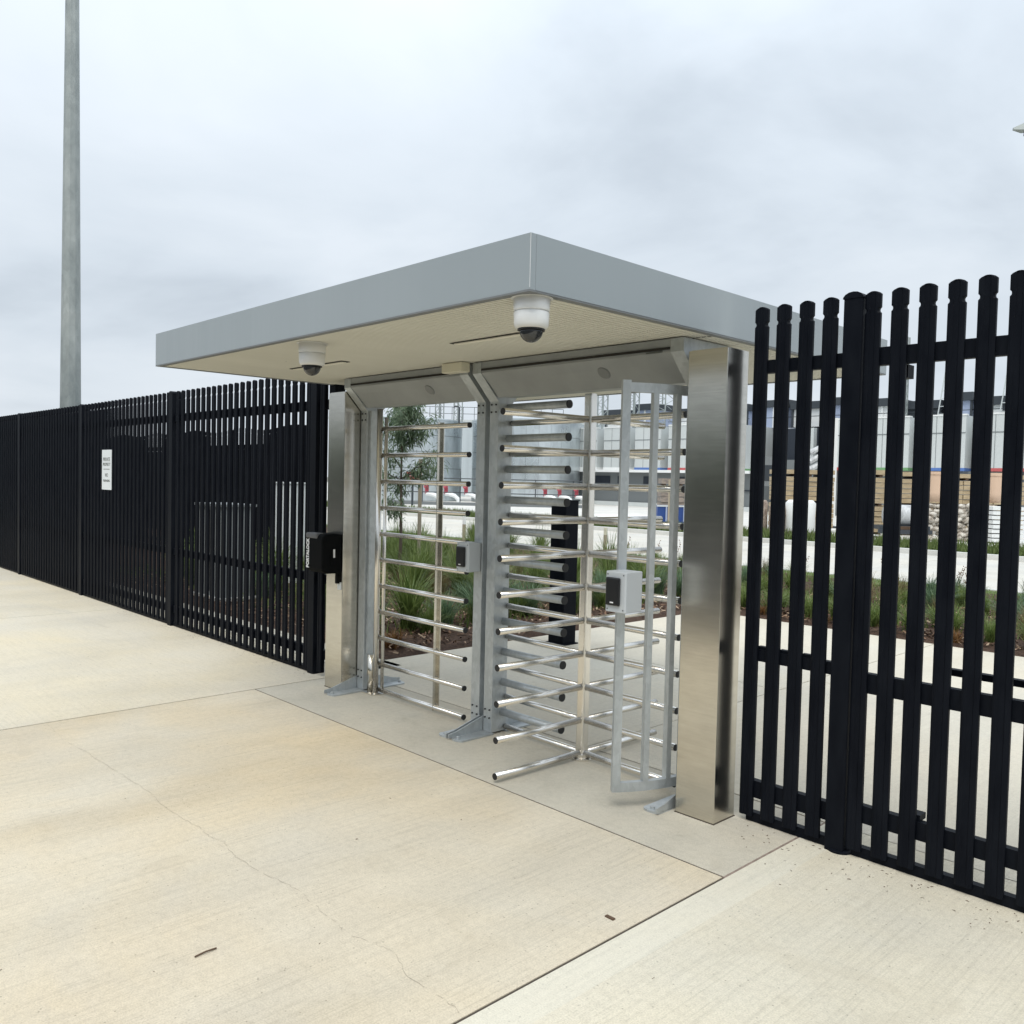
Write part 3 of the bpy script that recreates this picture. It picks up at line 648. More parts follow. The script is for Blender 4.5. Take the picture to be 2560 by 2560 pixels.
MB().box(-5.81, 2.46, 0, -5.577, 2.678, .012).build('base_plate', 'fence_black', t)
MB().box(-5.797, 2.473, 1.385, -5.59, 2.665, 1.395).build('cap', 'fence_black', t)

# cabinets behind the left fence
t = thing('utility_cabinet', 'grey utility cabinet behind the left fence, low part of the bay nearest the gate', 'cabinet', (-10.3, 1.35, 0))
MB().box(-10.7, 1.1, .06, -9.95, 1.5, 1.17).build('cabinet_body', 'cabinet_pale', t); MB().box(-10.73, 1.07, 1.17, -9.92, 1.53, 1.20).build('cabinet_lid', 'cabinet_pale', t)
MB().box(-10.31, 1.094, .12, -10.29, 1.099, 1.12).build('door_seam', 'slot_dark', t); MB().box(-10.75, 1.05, 0, -9.9, 1.55, .06).build('plinth', 'concrete_kerb', t)
p = at(725, 1385, 12.6)
t = thing('white_cabinet', 'slim white cabinet behind the left fence close to the pillar', 'cabinet', (p.x, p.y, 0))
MB().box(p.x-.3, p.y-.12, .02, p.x+.22, p.y+.18, 1.45).build('cabinet_body', 'cabinet_white', t); MB().box(p.x-.32, p.y-.14, 1.45, p.x+.24, p.y+.2, 1.47).build('cabinet_lid', 'cabinet_white', t)

# ------------------------------------------------------------------ plants
def tuft(name, mats, n, h, spread, wid, droop=1.0, seed=0, stalks=0):
    r = random.Random(seed); mb = MB()
    for i in range(n):
        a = r.uniform(0, 6.283); ln = h*r.uniform(.65, 1.15); lean = spread*r.uniform(.15, 1.0); w_ = wid*r.uniform(.7, 1.2)
        bx, by = r.gauss(0, .035), r.gauss(0, .035); dx, dy = math.cos(a), math.sin(a); sx, sy = -dy*w_/2, dx*w_/2; vs = []
        for t_ in (0, .3, .6, .85, 1.0):
            out_ = lean*(t_**1.6); z = ln*(t_-droop*.42*t_**3*lean/max(spread, .01)); tw = (1-t_**2*.9)
            vs += [(bx+dx*out_-sx*tw, by+dy*out_-sy*tw, z), (bx+dx*out_+sx*tw, by+dy*out_+sy*tw, z)]
        mb.add(vs, [(0, 1, 3, 2), (2, 3, 5, 4), (4, 5, 7, 6), (6, 7, 9, 8)])
    return mb.mesh(name, mats)
def stalk_mesh(seed, mat='leaf_rust', n=7, h=.62):
    r = random.Random(seed); mb = MB()
    for i in range(n):
        a = r.uniform(0, 6.28); l_ = r.uniform(.05, .22); hh = h*r.uniform(.7, 1.15); top = (math.cos(a)*l_, math.sin(a)*l_, hh)
        mb.tube((0, 0, 0), top, .003, 3)
        for q in range(6):
            t_ = r.uniform(.7, 1.02); c0 = Vector(top)*t_+Vector((r.uniform(-.03, .03), r.uniform(-.03, .03), 0))
            mb.tube(c0, c0+Vector((0, 0, .02)), .009, 4)
    return mb.mesh('flower_stalks', mat)
KINDS = {
 'tall': ([tuft('leaves', 'leaf_green', 230, .84, .62, .013, 1, s) for s in range(4)], 'tall green grass clump in the left garden bed'),
 'mid': ([tuft('leaves', 'leaf_green', 200, .44, .46, .011, 1, 10+s) for s in range(4)], 'low green grass clump in the garden bed'),
 'blue': ([tuft('leaves', 'leaf_blue', 190, .46, .44, .013, .8, 20+s) for s in range(4)], 'blue green flax clump in the garden bed'),
 'lime': ([tuft('leaves', 'leaf_lime', 170, .36, .40, .011, 1, 30+s) for s in range(3)], 'bright lime green grass clump in the garden bed'),
 'straw': ([tuft('leaves', 'leaf_straw', 150, .50, .34, .007, .8, 40+s) for s in range(3)], 'dry straw coloured clump in the garden bed'),
 'rust': ([tuft('leaves', 'leaf_rust', 90, .24, .26, .013, 1.2, 50+s) for s in range(2)], 'small rust brown ground plant in the garden bed')}
STK = [stalk_mesh(60+s) for s in range(3)]
ORD = 'first second third fourth fifth sixth seventh eighth ninth tenth eleventh twelfth thirteenth fourteenth fifteenth sixteenth seventeenth eighteenth nineteenth twentieth twenty-first twenty-second twenty-third twenty-fourth twenty-fifth'.split()
num = 0; LOOSE = []
def plant(kind, x, y, sc=1.0, stalks=False, where=None):
    global num
    mss, lab = KINDS[kind]; me = rnd.choice(mss); base = lab.split(' in the')[0]
    o = bpy.data.objects.new('grass_clump' if kind != 'blue' else 'flax_plant', None if stalks else me); C.objects.link(o); o.location = (x, y, .015)
    o.rotation_euler = (0, 0, rnd.uniform(0, 6.28)); o.scale = (sc, sc, sc*rnd.uniform(.88, 1.1))
    if stalks:
        for nm, mm in (('leaves', me), ('flower_stalks', rnd.choice(STK))):
            c_ = bpy.data.objects.new(nm, mm); C.objects.link(c_); c_.parent = o
        base += ' with flower stalks'; lab = base+' in the rear of the garden bed'
    if where: lab = base+' '+where
    if not where: LOOSE.append((o, base))
    tag(o, lab, 'plant', 'plants in the body of the garden bed' if not where else 'plants along the bed edges'); num += 1
y = 1.05; i = 0
while y < 5.5:
    plant('mid' if i % 4 else 'tall', -6.85+rnd.uniform(-.22, .12), y, rnd.uniform(.62, .95), where=ORD[i]+' from the gate along the left bed edge'); y += rnd.uniform(.50, .80); i += 1
x = -6.2; i = 0
while x < 1.6:
    plant('mid', x, 6.05+rnd.uniform(-.05, .08), rnd.uniform(.72, .92), where=ORD[i]+' from the path corner in the front row'); x += rnd.uniform(.32, .46); i += 1
x = -6.1; i = 0
while x < 1.6:
    plant(rnd.choice(['mid', 'mid', 'blue', 'lime', 'straw']), x, 6.62+rnd.uniform(-.12, .12), rnd.uniform(.72, .95), where=ORD[i]+' from the path corner in the second row'); x += rnd.uniform(.38, .55); i += 1
for row in range(6):
    x = -9.0-row*.35
    while x < .9:
        plant(rnd.choice(['blue', 'blue', 'blue', 'mid', 'lime', 'straw']), x, 7.2+row*.52+rnd.uniform(-.15, .15), rnd.uniform(.72, .95), row > 3 and rnd.random() < .55); x += rnd.uniform(.62, .98)
for i in range(13): plant('tall' if i % 3 == 1 else 'blue', -7.05+rnd.uniform(-.25, .25), 1.35+i*.42, rnd.uniform(.85, 1.1), where=ORD[i]+' from the gate behind the left bed edge')
for i in range(72):
    x = rnd.uniform(-13.0, -7.4); y = rnd.uniform(1.3, 7.4)
    plant(rnd.choice(['tall', 'tall', 'tall', 'blue', 'mid', 'straw']), x, y, rnd.uniform(.75, 1.0))
for i in range(1): plant('rust', rnd.uniform(-6.5, -6.2), 1.1+i*1.2, rnd.uniform(.6, 1.0), where=ORD[i]+' from the gate at the left bed edge')
for i in range(8): plant('rust', -5.4+i*.75+rnd.uniform(-.1, .1), rnd.uniform(5.78, 5.9), rnd.uniform(.5, .9), where=ORD[i]+' from the path corner at the front edge')
for i in range(16): plant('tall', rnd.uniform(-15.5, -11), rnd.uniform(5.0, 9.8), rnd.uniform(.8, 1.0))
zones = {}
for o, base in LOOSE:
    v = o.location-EYE; d_ = v.dot(Fh); px = 1280+v.dot(Rh)/d_*2161.7
    z = 'behind left fence' if px < 860 else 'left of gate brace' if px < 1090 else 'right of gate brace' if px < 1240 else 'behind comb bars' if px < 1450 else 'right of rotor shaft' if px < 1700 else 'behind right pillar' if px < 1880 else 'left of wide post' if px < 2110 else 'right of wide post'
    z = z+(', near rows' if d_ < 11.5 else ', mid rows' if d_ < 13.5 else ', far rows')
    zones.setdefault((base, z), []).append((px, o))
for (base, z), lst in zones.items():
    lst.sort(key=lambda q: q[0])
    for i, (px, o) in enumerate(lst): o['label'] = base+(', ' if len(lst) == 1 else ', '+ORD[i]+' from left, ')+z
gcv = MB(); vs = []; fs = []
while len(fs) < 15000:
    x = rnd.uniform(-14, 2); y = rnd.uniform(1.2, 10.3)
    if not ((x > -6.2 and y > 6.35) or (x < -6.75)): continue
    h = rnd.uniform(.06, .20); a = rnd.uniform(0, 6.28); b_ = rnd.uniform(.006, .013); tx, ty = rnd.uniform(-.09, .09), rnd.uniform(-.09, .09); o_ = len(vs)
    vs += [(x-b_*math.cos(a), y-b_*math.sin(a), 0), (x+b_*math.cos(a), y+b_*math.sin(a), 0), (x+tx, y+ty, h)]; fs.append((o_, o_+1, o_+2))
gcv.add(vs, fs); tag(gcv.build('ground_cover', 'leaf_green'), 'low green ground cover filling the soil between the grass clumps', 'ground cover', kind='stuff')
# young tree with its stake
def young_tree(base, h, label, seed=3):
    r = random.Random(seed); t = thing('young_tree', label, 'tree', tuple(base)); tr_ = MB()
    tr_.path([base, base+Vector((.02, .01, h*.25)), base+Vector((-.03, .03, h*.55)), base+Vector((.02, 0, h*.92))], [.028, .024, .018, .007], 8)
    brs = []
    for i in range(26):
        z = h*(.28+.66*r.random()**.7); a = r.uniform(0, 6.28); l_ = r.uniform(.28, .70)*(1.15-z/h*.45); s0 = base+Vector((0, 0, z))
        e_ = s0+Vector((math.cos(a)*l_, math.sin(a)*l_, l_*r.uniform(.2, .75))); brs.append((s0, e_)); tr_.path([s0, (s0+e_)/2+Vector((0, 0, .03)), e_], [.009, .007, .003], 5)
    tr_.build('trunk', 'bark', t, smooth=True)
    lv = MB(); vs = []; fs = []
    for i in range(3300):
        s0, e_ = r.choice(brs); u = r.uniform(.25, 1.08); p_ = s0.lerp(e_, u)+Vector((r.gauss(0, .055), r.gauss(0, .055), r.gauss(0, .06)))
        a = r.uniform(0, 6.28); ln = r.uniform(.07, .15); w_ = r.uniform(.008, .013); el = R(r.uniform(-75, -5)); d = Vector((math.cos(a)*math.cos(el), math.sin(a)*math.cos(el), math.sin(el)))
        sd2 = d.cross(Vector((r.uniform(-.4, .4), r.uniform(-.4, .4), 1))).normalized()*w_; o_ = len(vs); mid = p_+d*ln*.45+Vector((0, 0, .006))
        vs += [p_, mid-sd2, p_+d*ln+Vector((0, 0, -.01)), mid+sd2]; fs.append((o_, o_+1, o_+2, o_+3))
    lv.add(vs, fs).build('crown', 'leaf_tree', t); return t
def gp(px, py):
    d = 1.57*2161.7/(py-horizon(px)); q = at(px, py, d); q.z = 0; return q
young_tree(gp(1000, 1462), 2.75, 'slender young tree with narrow drooping leaves tied to a stake behind the swing gate')
q = gp(1049, 1440)
t = MB().box(q.x-.022, q.y-.022, 0, q.x+.022, q.y+.022, 1.88); tag(t.build('timber_stake', 'stake_wood'), 'tall square timber stake supporting the young tree', 'stake')
q2 = gp(1161, 1352); t = thing('marker_stake', 'short stake with a pale painted top behind the swing gate', 'stake', tuple(q2), group='marker stakes in the garden bed')
MB().tube((q2.x, q2.y, 0), (q2.x, q2.y, .42), .045, 8).build('lower_part', 'stake_wood', t); MB().tube((q2.x, q2.y, .42), (q2.x, q2.y, .62), .043, 8).build('painted_top', 'panel_white', t)
q2 = gp(1515, 1385); t = thing('marker_stake', 'short stake with a pale painted top right of the rotor shaft', 'stake', tuple(q2), group='marker stakes in the garden bed')
MB().tube((q2.x, q2.y, 0), (q2.x, q2.y, .42), .040, 8).build('lower_part', 'stake_wood', t); MB().tube((q2.x, q2.y, .42), (q2.x, q2.y, .58), .038, 8).build('painted_top', 'box_cream', t)

# ------------------------------------------------------------------ works site beyond the road
def tank(label, px0, px1, d, ptop, seed):
    r_ = (px1-px0)/2/2161.7*d; c0 = at((px0+px1)/2, 1200, d+r_); top = 1.57+(horizon((px0+px1)/2)-ptop)/2161.7*d
    t = thing('storage_tank', label, 'tank', (c0.x, c0.y, 0), group='galvanised storage tanks')
    MB().lathe(c0.x, c0.y, [(r_-.03, 0), (r_-.03, top-.05)], 48).build('inner_shell', 'wall_grey', t)
    rows = 5; hh = (top-.1)/rows; ns = 28
    me = MB(); a0 = math.pi/ns; vs = []
    for i in range(4):
        a = -a0*.985+2*a0*.985*i/3
        for rr_ in (r_-.02, r_): vs += [(rr_*math.cos(a), rr_*math.sin(a), .015), (rr_*math.cos(a), rr_*math.sin(a), hh-.015)]
    fs = []
    for i in range(3): o_ = i*4; fs += [(o_+2, o_+6, o_+7, o_+3), (o_+3, o_+7, o_+5, o_+1), (o_, o_+4, o_+6, o_+2)]
    fs += [(0, 2, 3, 1), (13, 15, 14, 12)]
    me.add(vs, fs); me = me.mesh('shell_panel', 'galvanised_tank')
    toward = math.atan2(EYE.y-c0.y, EYE.x-c0.x)
    for i in range(ns):
        a = 2*math.pi*i/ns
        if math.cos(a-toward) < -.25: continue
        for j in range(rows):
            o_ = piece(me, 'shell_panel', t, (c0.x, c0.y, .05+j*hh)); o_.rotation_euler = (0, 0, a)
    MB().lathe(c0.x, c0.y, [(r_+.06, top-.12), (r_+.06, top-.02), (r_*.5, top+.22), (.1, top+.42)], 40).build('roof', 'galvanised_tank', t)
    return t, c0, r_, top
tank('galvanised tank nearer the left, behind the tree and the swing gate', 872, 1160, 58, 1043, 1)
tank('galvanised tank standing behind the comb bars', 1168, 1456, 58, 1046, 2)
yd = YAW
def frame_thing(name, label, cat, px, d, group=None):
    p_ = at(px, 1200, d); return thing(name, label, cat, (p_.x, p_.y, 0.03), yd, group, True)
vp = frame_thing('vent_pipe', 'dark hooked vent pipe on the tank roof edge seen above the top gate rail', 'vent', 1143, 57)
MB().path([(0, 0, 4.9), (0, 0, 6.25), (-.12, 0, 6.32), (-.33, 0, 6.32), (-.36, 0, 6.2)], .06, 6).build('pipe', 'cap_dark', vp)
# guard rail and kerb wall in front of the tanks
gr = frame_thing('guard_rail', 'thin black guard rail on a low kerb in front of the tanks', 'railing', 1200, 51)
x0, x1 = (850-1200)/2161.7*51, (1475-1200)/2161.7*51
MB().box(x0, -.1, 0, x1, .15, .18).build('kerb_wall', 'wall_grey', gr)
for z in (.75, 1.58): MB().tube((x0, 0, z), (x1, 0, z), .03, 6).build('rail', 'cap_dark', gr)
xx = x0+.4
while xx < x1: MB().tube((xx, 0, .18), (xx, 0, 1.6), .028, 6).build('post', 'cap_dark', gr); xx += 2.22
for i, (px, nm) in enumerate(((1068, 'left of the gate brace'), (1116, 'just right of the gate brace'), (1166, 'beside the middle frame'), (1364, 'left of the black post top'), (1400, 'above the black post'), (1442, 'beside the rotor shaft'))):
    v = frame_thing('pipe_valve', 'red valve with white elbow pipe at the tanks, '+nm, 'valve', px, 54, 'red valves with white pipes at the tanks')
    MB().tube((-.05, 0, 1.0), (-.05, 0, .6), .12, 10).build('valve_body', 'valve_red', v); MB().tube((-.05, -.06, 1.02), (-.12, -.14, 1.10), .15, 12).build('hand_wheel', 'valve_red', v)
    MB().path([(-.1, 0, .62), (.15, 0, .60), (.5, -.1, .50), (.72, -.15, .30), (.78, -.15, .03)], .13, 8).build('elbow_pipe', 'pipe_white', v)
hz_ = frame_thing('hazard_board', 'red and white hazard board beside the tree above the guard rail', 'sign', 1030, 49)
MB().box(-.06, 0, 0, .06, .05, 1.5).build('post', 'cap_dark', hz_); MB().box(-.36, -.05, 1.43, .34, -.01, 1.68).build('red_band', 'stripe_red', hz_)
MB().box(-.36, -.052, 1.68, .34, -.01, 1.78).build('white_band', 'panel_white', hz_); MB().box(-.36, -.052, 1.78, .34, -.01, 1.90).build('red_band', 'stripe_red', hz_)
# plant platform behind the tanks with railings and lattice masts
pb = frame_thing('plant_building', 'long low plant building with roof railings behind the tanks', 'building', 1180, 78)
MB().box(-13, 0, 0, 13, 8, 6.7).build('wall', 'tank_paint', pb)
MB().box(-13.1, -.1, 6.7, 13.1, .15, 6.9).build('parapet', 'panel_pale', pb)
for z in (7.4, 8.0): MB().box(-7, -.02, z, 8, .02, z+.04).build('roof_rail', 'cap_dark', pb)
for i in range(16): MB().box(-7+i, -.02, 6.9, -6.96+i, .02, 8.0).build('rail_post', 'cap_dark', pb)
MB().box(6.8, -.3, 5.2, 9.6, .5, 7.15).build('rooftop_unit', 'cap_dark', pb)
def lattice(name, label, x, y, z0, z1, w_, grp, mat='galvanised_pole'):
    t = thing(name, label, 'mast', (x, y, z0), group=grp)
    for sx in (-1, 1):
        for sy in (-1, 1): MB().box(x+sx*w_/2-.035, y+sy*w_/2-.035, z0, x+sx*w_/2+.035, y+sy*w_/2+.035, z1).build('leg', mat, t)
    b_ = MB(); z = z0+.2; f_ = 1
    while z < z1-.45:
        b_.tube((x-f_*w_/2, y-w_/2, z), (x+f_*w_/2, y-w_/2, z+.42), .022, 4); b_.tube((x+w_/2, y-f_*w_/2, z), (x+w_/2, y+f_*w_/2, z+.42), .022, 4); b_.box(x-w_/2, y-w_/2-.02, z, x+w_/2, y-w_/2+.02, z+.03); z += .42; f_ = -f_
    b_.build('bracing', mat, t)
for px, d, nm in ((1094, 74, 'first lattice mast from the left above the tank roof'), (1140, 74, 'second lattice mast above the tank roof, left of the middle frame'), (1500, 62, 'lattice mast just right of the rotor shaft'), (1578, 62, 'lattice mast between the two front cage bars'), (1652, 62, 'widest lattice mast, seen between the cage bars')):
    p_ = at(px, 1200, d); lattice('lattice_mast', nm, p_.x, p_.y, 5.3, 9.6, .5 if px < 1600 else 1.0, 'lattice masts on the plant roofs')
# main plant building: dark lower storey, row of pale units with coloured stripes
YB = 42.0
mb_ = thing('generator_hall', 'grey two storey plant building with dark windows, far behind the cage', 'building', (-33, YB, 0))
MB().box(-52, YB+.6, 0, -27.4, YB+14, 2.45).build('lower_wall', 'wall_grey', mb_)
MB().box(-52, YB-.1, 2.30, -27.4, YB+14, 2.47).build('ledge', 'panel_white', mb_)
for xa, xb in ((-40.0, -38.6), (-37.9, -37.3), (-35.7, -35.0), (-33.2, -32.4), (-31.0, -30.2)):
    MB().box(xa, YB+.55, 1.55, xb, YB+.62, 2.05).build('window', 'wall_navy', mb_)
MB().box(-52, YB+.5, 1.25, -27.4, YB+.6, 1.31).build('wall_rail', 'wall_navy', mb_); MB().box(-52, YB+.2, .03, -27.4, YB+.5, .3).build('plinth', 'panel_pale', mb_)
MB().box(-27.4, YB+3, 0, -23.2, YB+14, 5.1).build('recess_wall', 'wall_navy', mb_); MB().box(-25.4, YB+2.6, 3.0, -24.8, YB+2.99, 5.1).build('column', 'panel_pale', mb_)
MB().box(-27.4, YB+2.5, 0, -23.2, YB+2.98, 3.2).build('lower_recess', 'wall_grey', mb_)
mb2 = thing('site_building', 'dark base storey under the pale units at the right', 'building', (-12, YB, 0))
MB().box(-23.2, YB+.6, 0, 8, YB+14, 2.55).build('lower_wall', 'wall_grey', mb2)
def unit(x0, z0, stripe, label):
    t = thing('plant_unit', label, 'plant unit', (x0+1, YB, z0), group='pale plant units in a row on the building')
    MB().box(x0, YB, z0+.15, x0+2.08, YB+5, 5.30).build('casing', 'panel_pale', t)
    MB().box(x0-.01, YB-.012, z0, x0+2.09, YB+4.9, z0+.15).build('stripe', 'panel_white' if stripe == 'white' else 'stripe_'+stripe, t)
    MB().box(x0+.0, YB-.02, 4.42, x0+2.08, YB-.002, 4.46).build('seam', 'wall_grey', t)
    for q_ in (.69, 1.38): MB().box(x0+q_, YB-.012, z0+.15, x0+q_+.02, YB-.001, 5.28).build('panel_joint', 'wall_grey', t)
    MB().box(x0-.02, YB-.03, 5.30, x0+2.10, YB+.3, 5.37).build('top_flashing', 'panel_white', t)
cols = ['green', 'blue', 'red']; nmz = ['first', 'second', 'third', 'fourth', 'fifth', 'sixth', 'seventh', 'eighth', 'ninth', 'tenth', 'eleventh', 'twelfth', 'thirteenth']
for i, cc_ in enumerate(('white', 'white', 'white', 'blue', 'red', 'green')): unit(-44.14+2.7*i, 2.47, cc_, 'pale plant unit with %s stripe, %s from the left above the grey hall' % (cc_, nmz[i]))
for i in range(11): unit(-23.03+2.715*i, 2.55, cols[(i+2) % 3], 'pale plant unit with %s stripe, %s from the left seen through the right fence' % (cols[(i+2) % 3], nmz[i]))
def chiller(x0, x1, zt, mat, label):
    t = thing('rooftop_chiller', label, 'chiller', ((x0+x1)/2, 47, 5.3), group='rooftop chillers on the plant building')
    MB().box(x0, 46.5, 5.3, x1, 49, zt-.45).build('casing', mat, t); MB().box(x0-.1, 46.3, zt-.45, x1+.1, 49.2, zt).build('fan_deck', 'cap_dark', t)
    n_ = max(2, int((x1-x0)/.9))
    for i in range(n_+1): xx = x0+(x1-x0)*i/n_; MB().box(xx-.06, 46.42, 5.3, xx+.06, 46.5, zt-.45).build('frame_post', 'panel_white' if i % 2 else 'cap_dark', t)
    for z in (5.9,): MB().box(x0-.3, 46.2, z, x1+.3, 46.24, z+.04).build('safety_rail', 'cap_dark', t)
ch = [(-42.4, -40.6, 7.0, 'panel_white'), (-39.6, -37.9, 7.3, 'screen_blue'), (-36.2, -34.2, 6.8, 'panel_white'), (-32.5, -30.4, 6.9, 'screen_blue'), (-29.4, -27.6, 7.05, 'screen_blue'), (-27.2, -25.2, 6.85, 'panel_white'), (-24.7, -22.9, 7.0, 'screen_blue'),
      (-22.3, -20.9, 6.8, 'panel_white'), (-20.3, -18.4, 6.55, 'cap_dark'), (-18.0, -16.8, 6.9, 'screen_blue'), (-16.4, -15.2, 6.6, 'panel_white'), (-14.6, -12.6, 7.1, 'screen_blue'), (-11.8, -9.2, 6.9, 'panel_white')]
for i, (a, b_, c_, mt) in enumerate(ch): chiller(a, b_, c_, mt, 'rooftop chiller with dark fan deck, %s from the left on the plant roof' % nmz[i])
def ladder(label, xb, xt, y, z0, z1):
    t = thing('roof_ladder', label, 'ladder', (xb, y, z0), group='leaning ladders on the plant roof')
    for o_ in (0, .34): MB().tube((xb+o_, y, z0), (xt+o_, y, z1), .035, 6).build('stile', 'panel_pale', t)
    n_ = 8
    for i in range(1, n_): u = i/n_; MB().tube((xb+(xt-xb)*u, y, z0+(z1-z0)*u), (xb+(xt-xb)*u+.34, y, z0+(z1-z0)*u), .022, 5).build('rung', 'panel_pale', t)
ladder('pale ladder leaning on the chillers, seen right of the fence post', -18.4, -17.95, 46.0, 5.3, 8.7); ladder('pale ladder leaning on the chillers at the far right', -15.3, -14.85, 46.0, 5.3, 8.9)
lattice('lattice_mast', 'tall thin mast above the units right of the fence post', -20.2, 46.0, 5.3, 10.1, .26, 'lattice masts on the plant roofs')
# yard goods
PLK = {}
def timber_stack(label, px0, px1, d, ztop, z0=.1, layer=.165, mat='timber_pack'):
    t = frame_thing('timber_stack', label, 'timber stack', px0, d, 'stacks of sawn timber in the yard'); w_ = (px1-px0)/2161.7*d
    n_ = max(1, round(w_/1.25)); bw = w_/n_; z = z0
    key = (round(bw, 2), layer, mat)
    if key not in PLK: PLK[key] = MB().box(.01, 0, 0, bw-.01, 1.1, layer-.02).mesh('plank', mat)
    i = 0
    while z+layer <= ztop:
        if i % 5 == 0:
            for q_ in range(n_*2): MB().box(bw*(q_+.15)/2, .05, z, bw*(q_+.15)/2+.1, 1.0, z+.07).build('bearer', 'timber_dark', t)
            z += .08
        for q_ in range(n_): piece(PLK[key], 'plank', t, (q_*bw, rnd.uniform(0, .06), z))
        z += layer; i += 1
    return t
timber_stack('brown timber stack behind the white wrapped roll', 1945, 2085, 29.5, 2.25)
timber_stack('brown timber stack just right of the wide fence post', 2150, 2232, 27.2, 2.2)
timber_stack('brown timber stack behind the grey wrapped roll', 2234, 2326, 29.0, 2.15)
timber_stack('brown timber stack above the white sacks', 2330, 2560, 30.5, 2.2, .1)
timber_stack('grey brown pallet stack seen between the cage and right pillar', 1652, 1735, 40, 1.75, .1, .26, 'timber_grey')
def roll(label, px0, px1, pt, pb_, d, mat, lying=False):
    t = frame_thing('wrapped_roll', label, 'wrapped roll', (px0+px1)/2, d, 'wrapped rolls and bags in the yard'); w_ = (px1-px0)/2161.7*d; hr = horizon(px0)
    z0, z1 = 1.57+(hr-pb_)/2161.7*d-.03, 1.57+(hr-pt)/2161.7*d-.03
    if lying: MB().path([(-w_/2, .3, (z0+z1)/2), (w_/2, .3, (z0+z1)/2)], (z1-z0)/2, 16).build('wrap', mat, t, smooth=True)
    else:
        MB().lathe(0, .3, [(w_/2*.86, z0), (w_/2, z0+.08), (w_/2*.97, (z0+z1)/2), (w_/2, z1-.1), (w_/2*.8, z1)], 18).build('wrap', mat, t, smooth=True)
    MB().box(-w_/2, -.1, max(z0-.1, 0), w_/2, .7, z0).build('pallet', 'timber_dark', t)
roll('upright white wrapped roll in the yard, left of the fence post', 1972, 2046, 1250, 1333, 27, 'panel_white')
roll('brown bulk bag nearest the right pillar in the yard', 1880, 1926, 1250, 1335, 27.5, 'bag_brown')
roll('brown bulk bag beside the white wrapped roll', 1930, 1972, 1262, 1335, 27.2, 'bag_brown')
roll('grey wrapped roll lying on a dark trailer', 2226, 2312, 1262, 1315, 25.8, 'wrap_grey', True)
tl = frame_thing('dark_trailer', 'low dark trailer carrying the grey wrapped roll', 'trailer', 2268, 25.6)
MB().box(-.75, .1, .34, .75, .75, .46).build('deck', 'cap_dark', tl); MB().box(-.8, .05, .22, .8, .12, .34).build('side_bar', 'cap_dark', tl)
for s_ in (-.4, .4): MB().tube((s_, .08, .17), (s_, .20, .17), .17, 14).build('wheel', 'rubber_black', tl)
def lump(seed):
    rr_ = random.Random(seed); b = MB(); b.lathe(0, 0, [(.07, .0), (.15, .03), (.17, .08), (.14, .13), (.06, .155)], 9)
    b.v = [(x+rr_.uniform(-.035, .035), y+rr_.uniform(-.035, .035), z+rr_.uniform(-.018, .018)) for x, y, z in b.v]; return b.mesh('white_sack', 'sack_white', True)
skm = [lump(q) for q in range(5)]
for r_ in range(8):
    for c_ in range(9):
        p_ = at(2320+c_*19+(r_ % 2)*9+rnd.uniform(-4, 4), 1300, 26.4+rnd.uniform(-.15, .15))
        o = bpy.data.objects.new('white_sack', rnd.choice(skm)); C.objects.link(o); o.location = (p_.x, p_.y, .04+r_*.138+rnd.uniform(-.01, .02)); q_ = rnd.uniform(.75, 1.25); o.scale = (q_, .9, 1+rnd.uniform(-.15, .2)); o.rotation_euler = (rnd.uniform(-.4, .4), rnd.uniform(-.4, .4), rnd.uniform(0, 6))
        tag(o, 'lumpy off white sack, %s from the left in the %s layer of the yard pile' % (ORD[c_], ('bottom', 'second', 'third', 'fourth', 'fifth', 'sixth', 'seventh', 'top')[r_]), 'sack', 'white sacks piled in the yard')
for i, (px, nm) in enumerate(((2334, 'peach clay pipe section standing left on the sack pile'), (2483, 'peach clay pipe section standing right above the white boards'))):
    p_ = at(px, 1250, 26.6); cc = thing('clay_pipe', nm, 'pipe', (p_.x, p_.y, 1.22), group='clay pipe sections in the yard')
    MB().lathe(p_.x, p_.y, [(.17 if i else .25, 1.22), (.24, 1.5), (.26, 2.05), (.26, 2.12)], 20).build('barrel', 'clay_peach', cc, smooth=True)
    MB().lathe(p_.x, p_.y, [(.28, 2.05), (.28, 2.14)], 20).build('rim', 'clay_peach', cc)
wb = frame_thing('board_stack', 'stack of long white boards at the right edge of the yard', 'board stack', 2492, 25.4)
bdm = MB().box(0, 0, 0, .95, .8, .105).mesh('white_board', 'panel_white')
for i in range(8): piece(bdm, 'white_board', wb, (-.1+rnd.uniform(-.03, .03), rnd.uniform(0, .05), .05+i*.135))
bb = frame_thing('blue_skip', 'blue open skip bin far behind the cage beside the right pillar', 'skip bin', 1682, 34.5)
MB().prismx([(0, 0), (.9, 0), (1.0, .68), (-.1, .68)], -.62, .62).build('bin', 'skip_blue', bb); MB().box(-.66, -.14, .64, .66, -.09, .70).build('rim', 'panel_pale', bb)
for s_ in (-.3, .05, .4): MB().box(s_, -.13, .05, s_+.05, -.06, .64).build('rib', 'screen_blue', bb)
ws = frame_thing('concrete_barrier', 'long low white barrier left of the blue skip', 'barrier', 1600, 36); MB().prismx([(-.25, 0), (.25, 0), (.12, .22), (-.12, .22)], -1.9, .5).build('barrier_body', 'panel_white', ws)
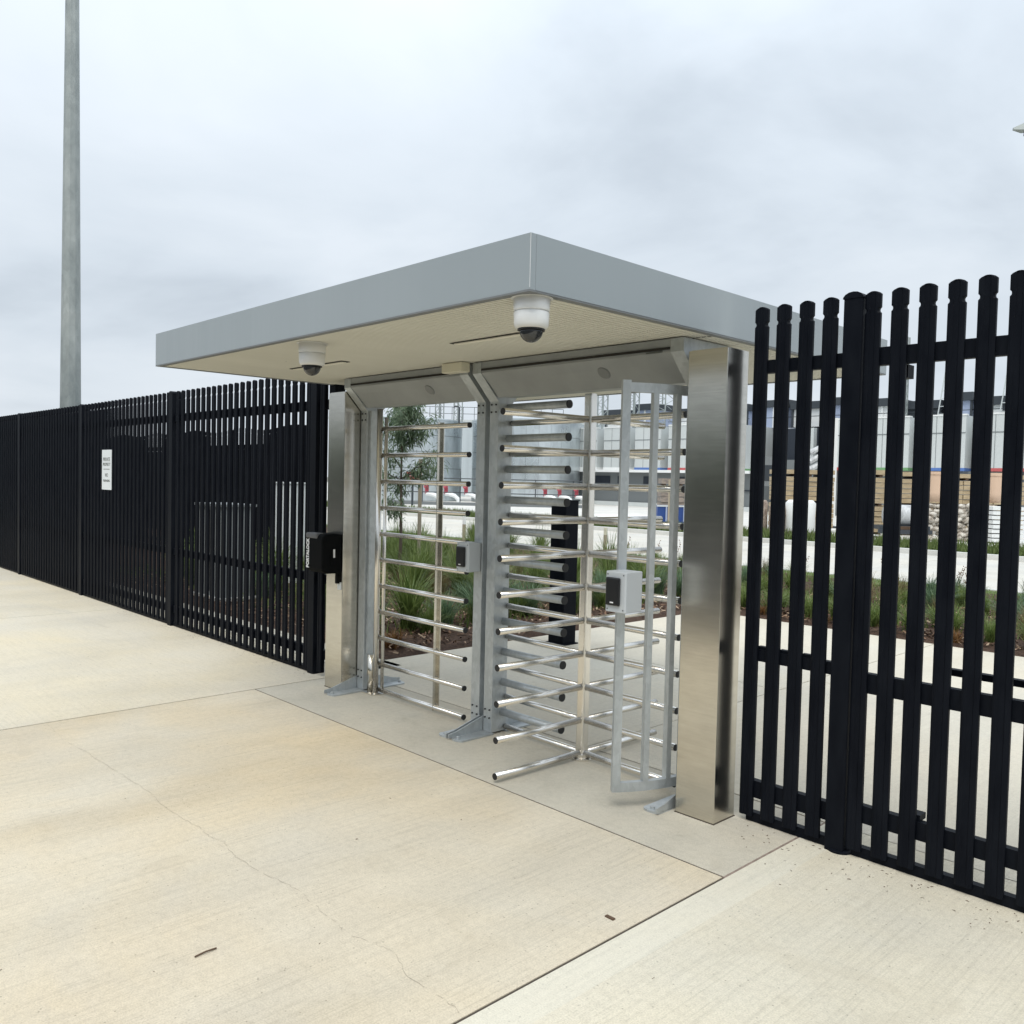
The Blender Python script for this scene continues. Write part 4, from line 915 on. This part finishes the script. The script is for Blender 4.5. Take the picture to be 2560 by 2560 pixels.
for i, (px, nm) in enumerate(((1672, 'thin timber survey pole behind the second cage bar'), (1693, 'thin timber survey pole right of the last cage bar'))):
    p_ = at(px, 1200, 33.5); tag(MB().box(p_.x-.03, p_.y-.03, .03, p_.x+.03, p_.y+.03, 1.75).build('survey_pole', 'stake_wood'), nm, 'pole')
wc = frame_thing('white_column', 'slim white site post left of the wide fence post', 'post', 2082, 33); MB().box(-.09, 0, 0, .09, .15, 4.2).build('shaft', 'panel_white', wc); MB().box(-.14, -.05, 0, .14, .2, .08).build('base_plate', 'cap_dark', wc)
eq = frame_thing('switch_box', 'grey outdoor switch box on legs seen beside the right pillar', 'switch box', 1915, 33)
MB().box(-.25, 0, 1.55, .30, .4, 2.65).build('box_body', 'cabinet_pale', eq); MB().box(-.12, -.01, 1.75, .26, .0, 2.35).build('door_panel', 'cap_dark', eq)
for s_ in (-.2, .22): MB().box(s_, .15, 0, s_+.06, .21, 1.55).build('leg', 'cap_dark', eq)
pk = frame_thing('pipe_rack', 'silver ducting and valves above the timber, left of the fence post', 'ducting', 2040, 37)
for i in range(3): MB().path([(-.35, 0, 2.3+i*.35), (.0, 0, 2.5+i*.35), (.35, 0, 2.3+i*.35)], .13, 8).build('duct', 'wrap_grey', pk)
MB().box(-.42, .1, 0, -.34, .2, 3.4).build('support', 'cap_dark', pk)

# ------------------------------------------------------------------ what stands across the street behind the viewer (seen only in the polished steel)
hg = MB(); vs = []; fs = []; nx = 120
for i in range(nx+1):
    x = -130+i*1.7; h = 5.2+1.0*math.sin(i*.37)+1.1*math.sin(i*1.1)+rnd.uniform(-.5, .5)
    for yy, z in ((-27, 0), (-26+rnd.uniform(-.4, .4), h*.6), (-28, h), (-32, h*.8), (-32, 0)): vs.append((x, yy, z))
for i in range(nx):
    for j in range(4): a = i*5+j; fs.append((a, a+5, a+6, a+1))
hg.add(vs, fs); tag(hg.build('hedge', 'hedge_dark'), 'dark tree belt across the street behind the viewer', 'hedge')
print('plants', num, 'objects', len(bpy.data.objects))
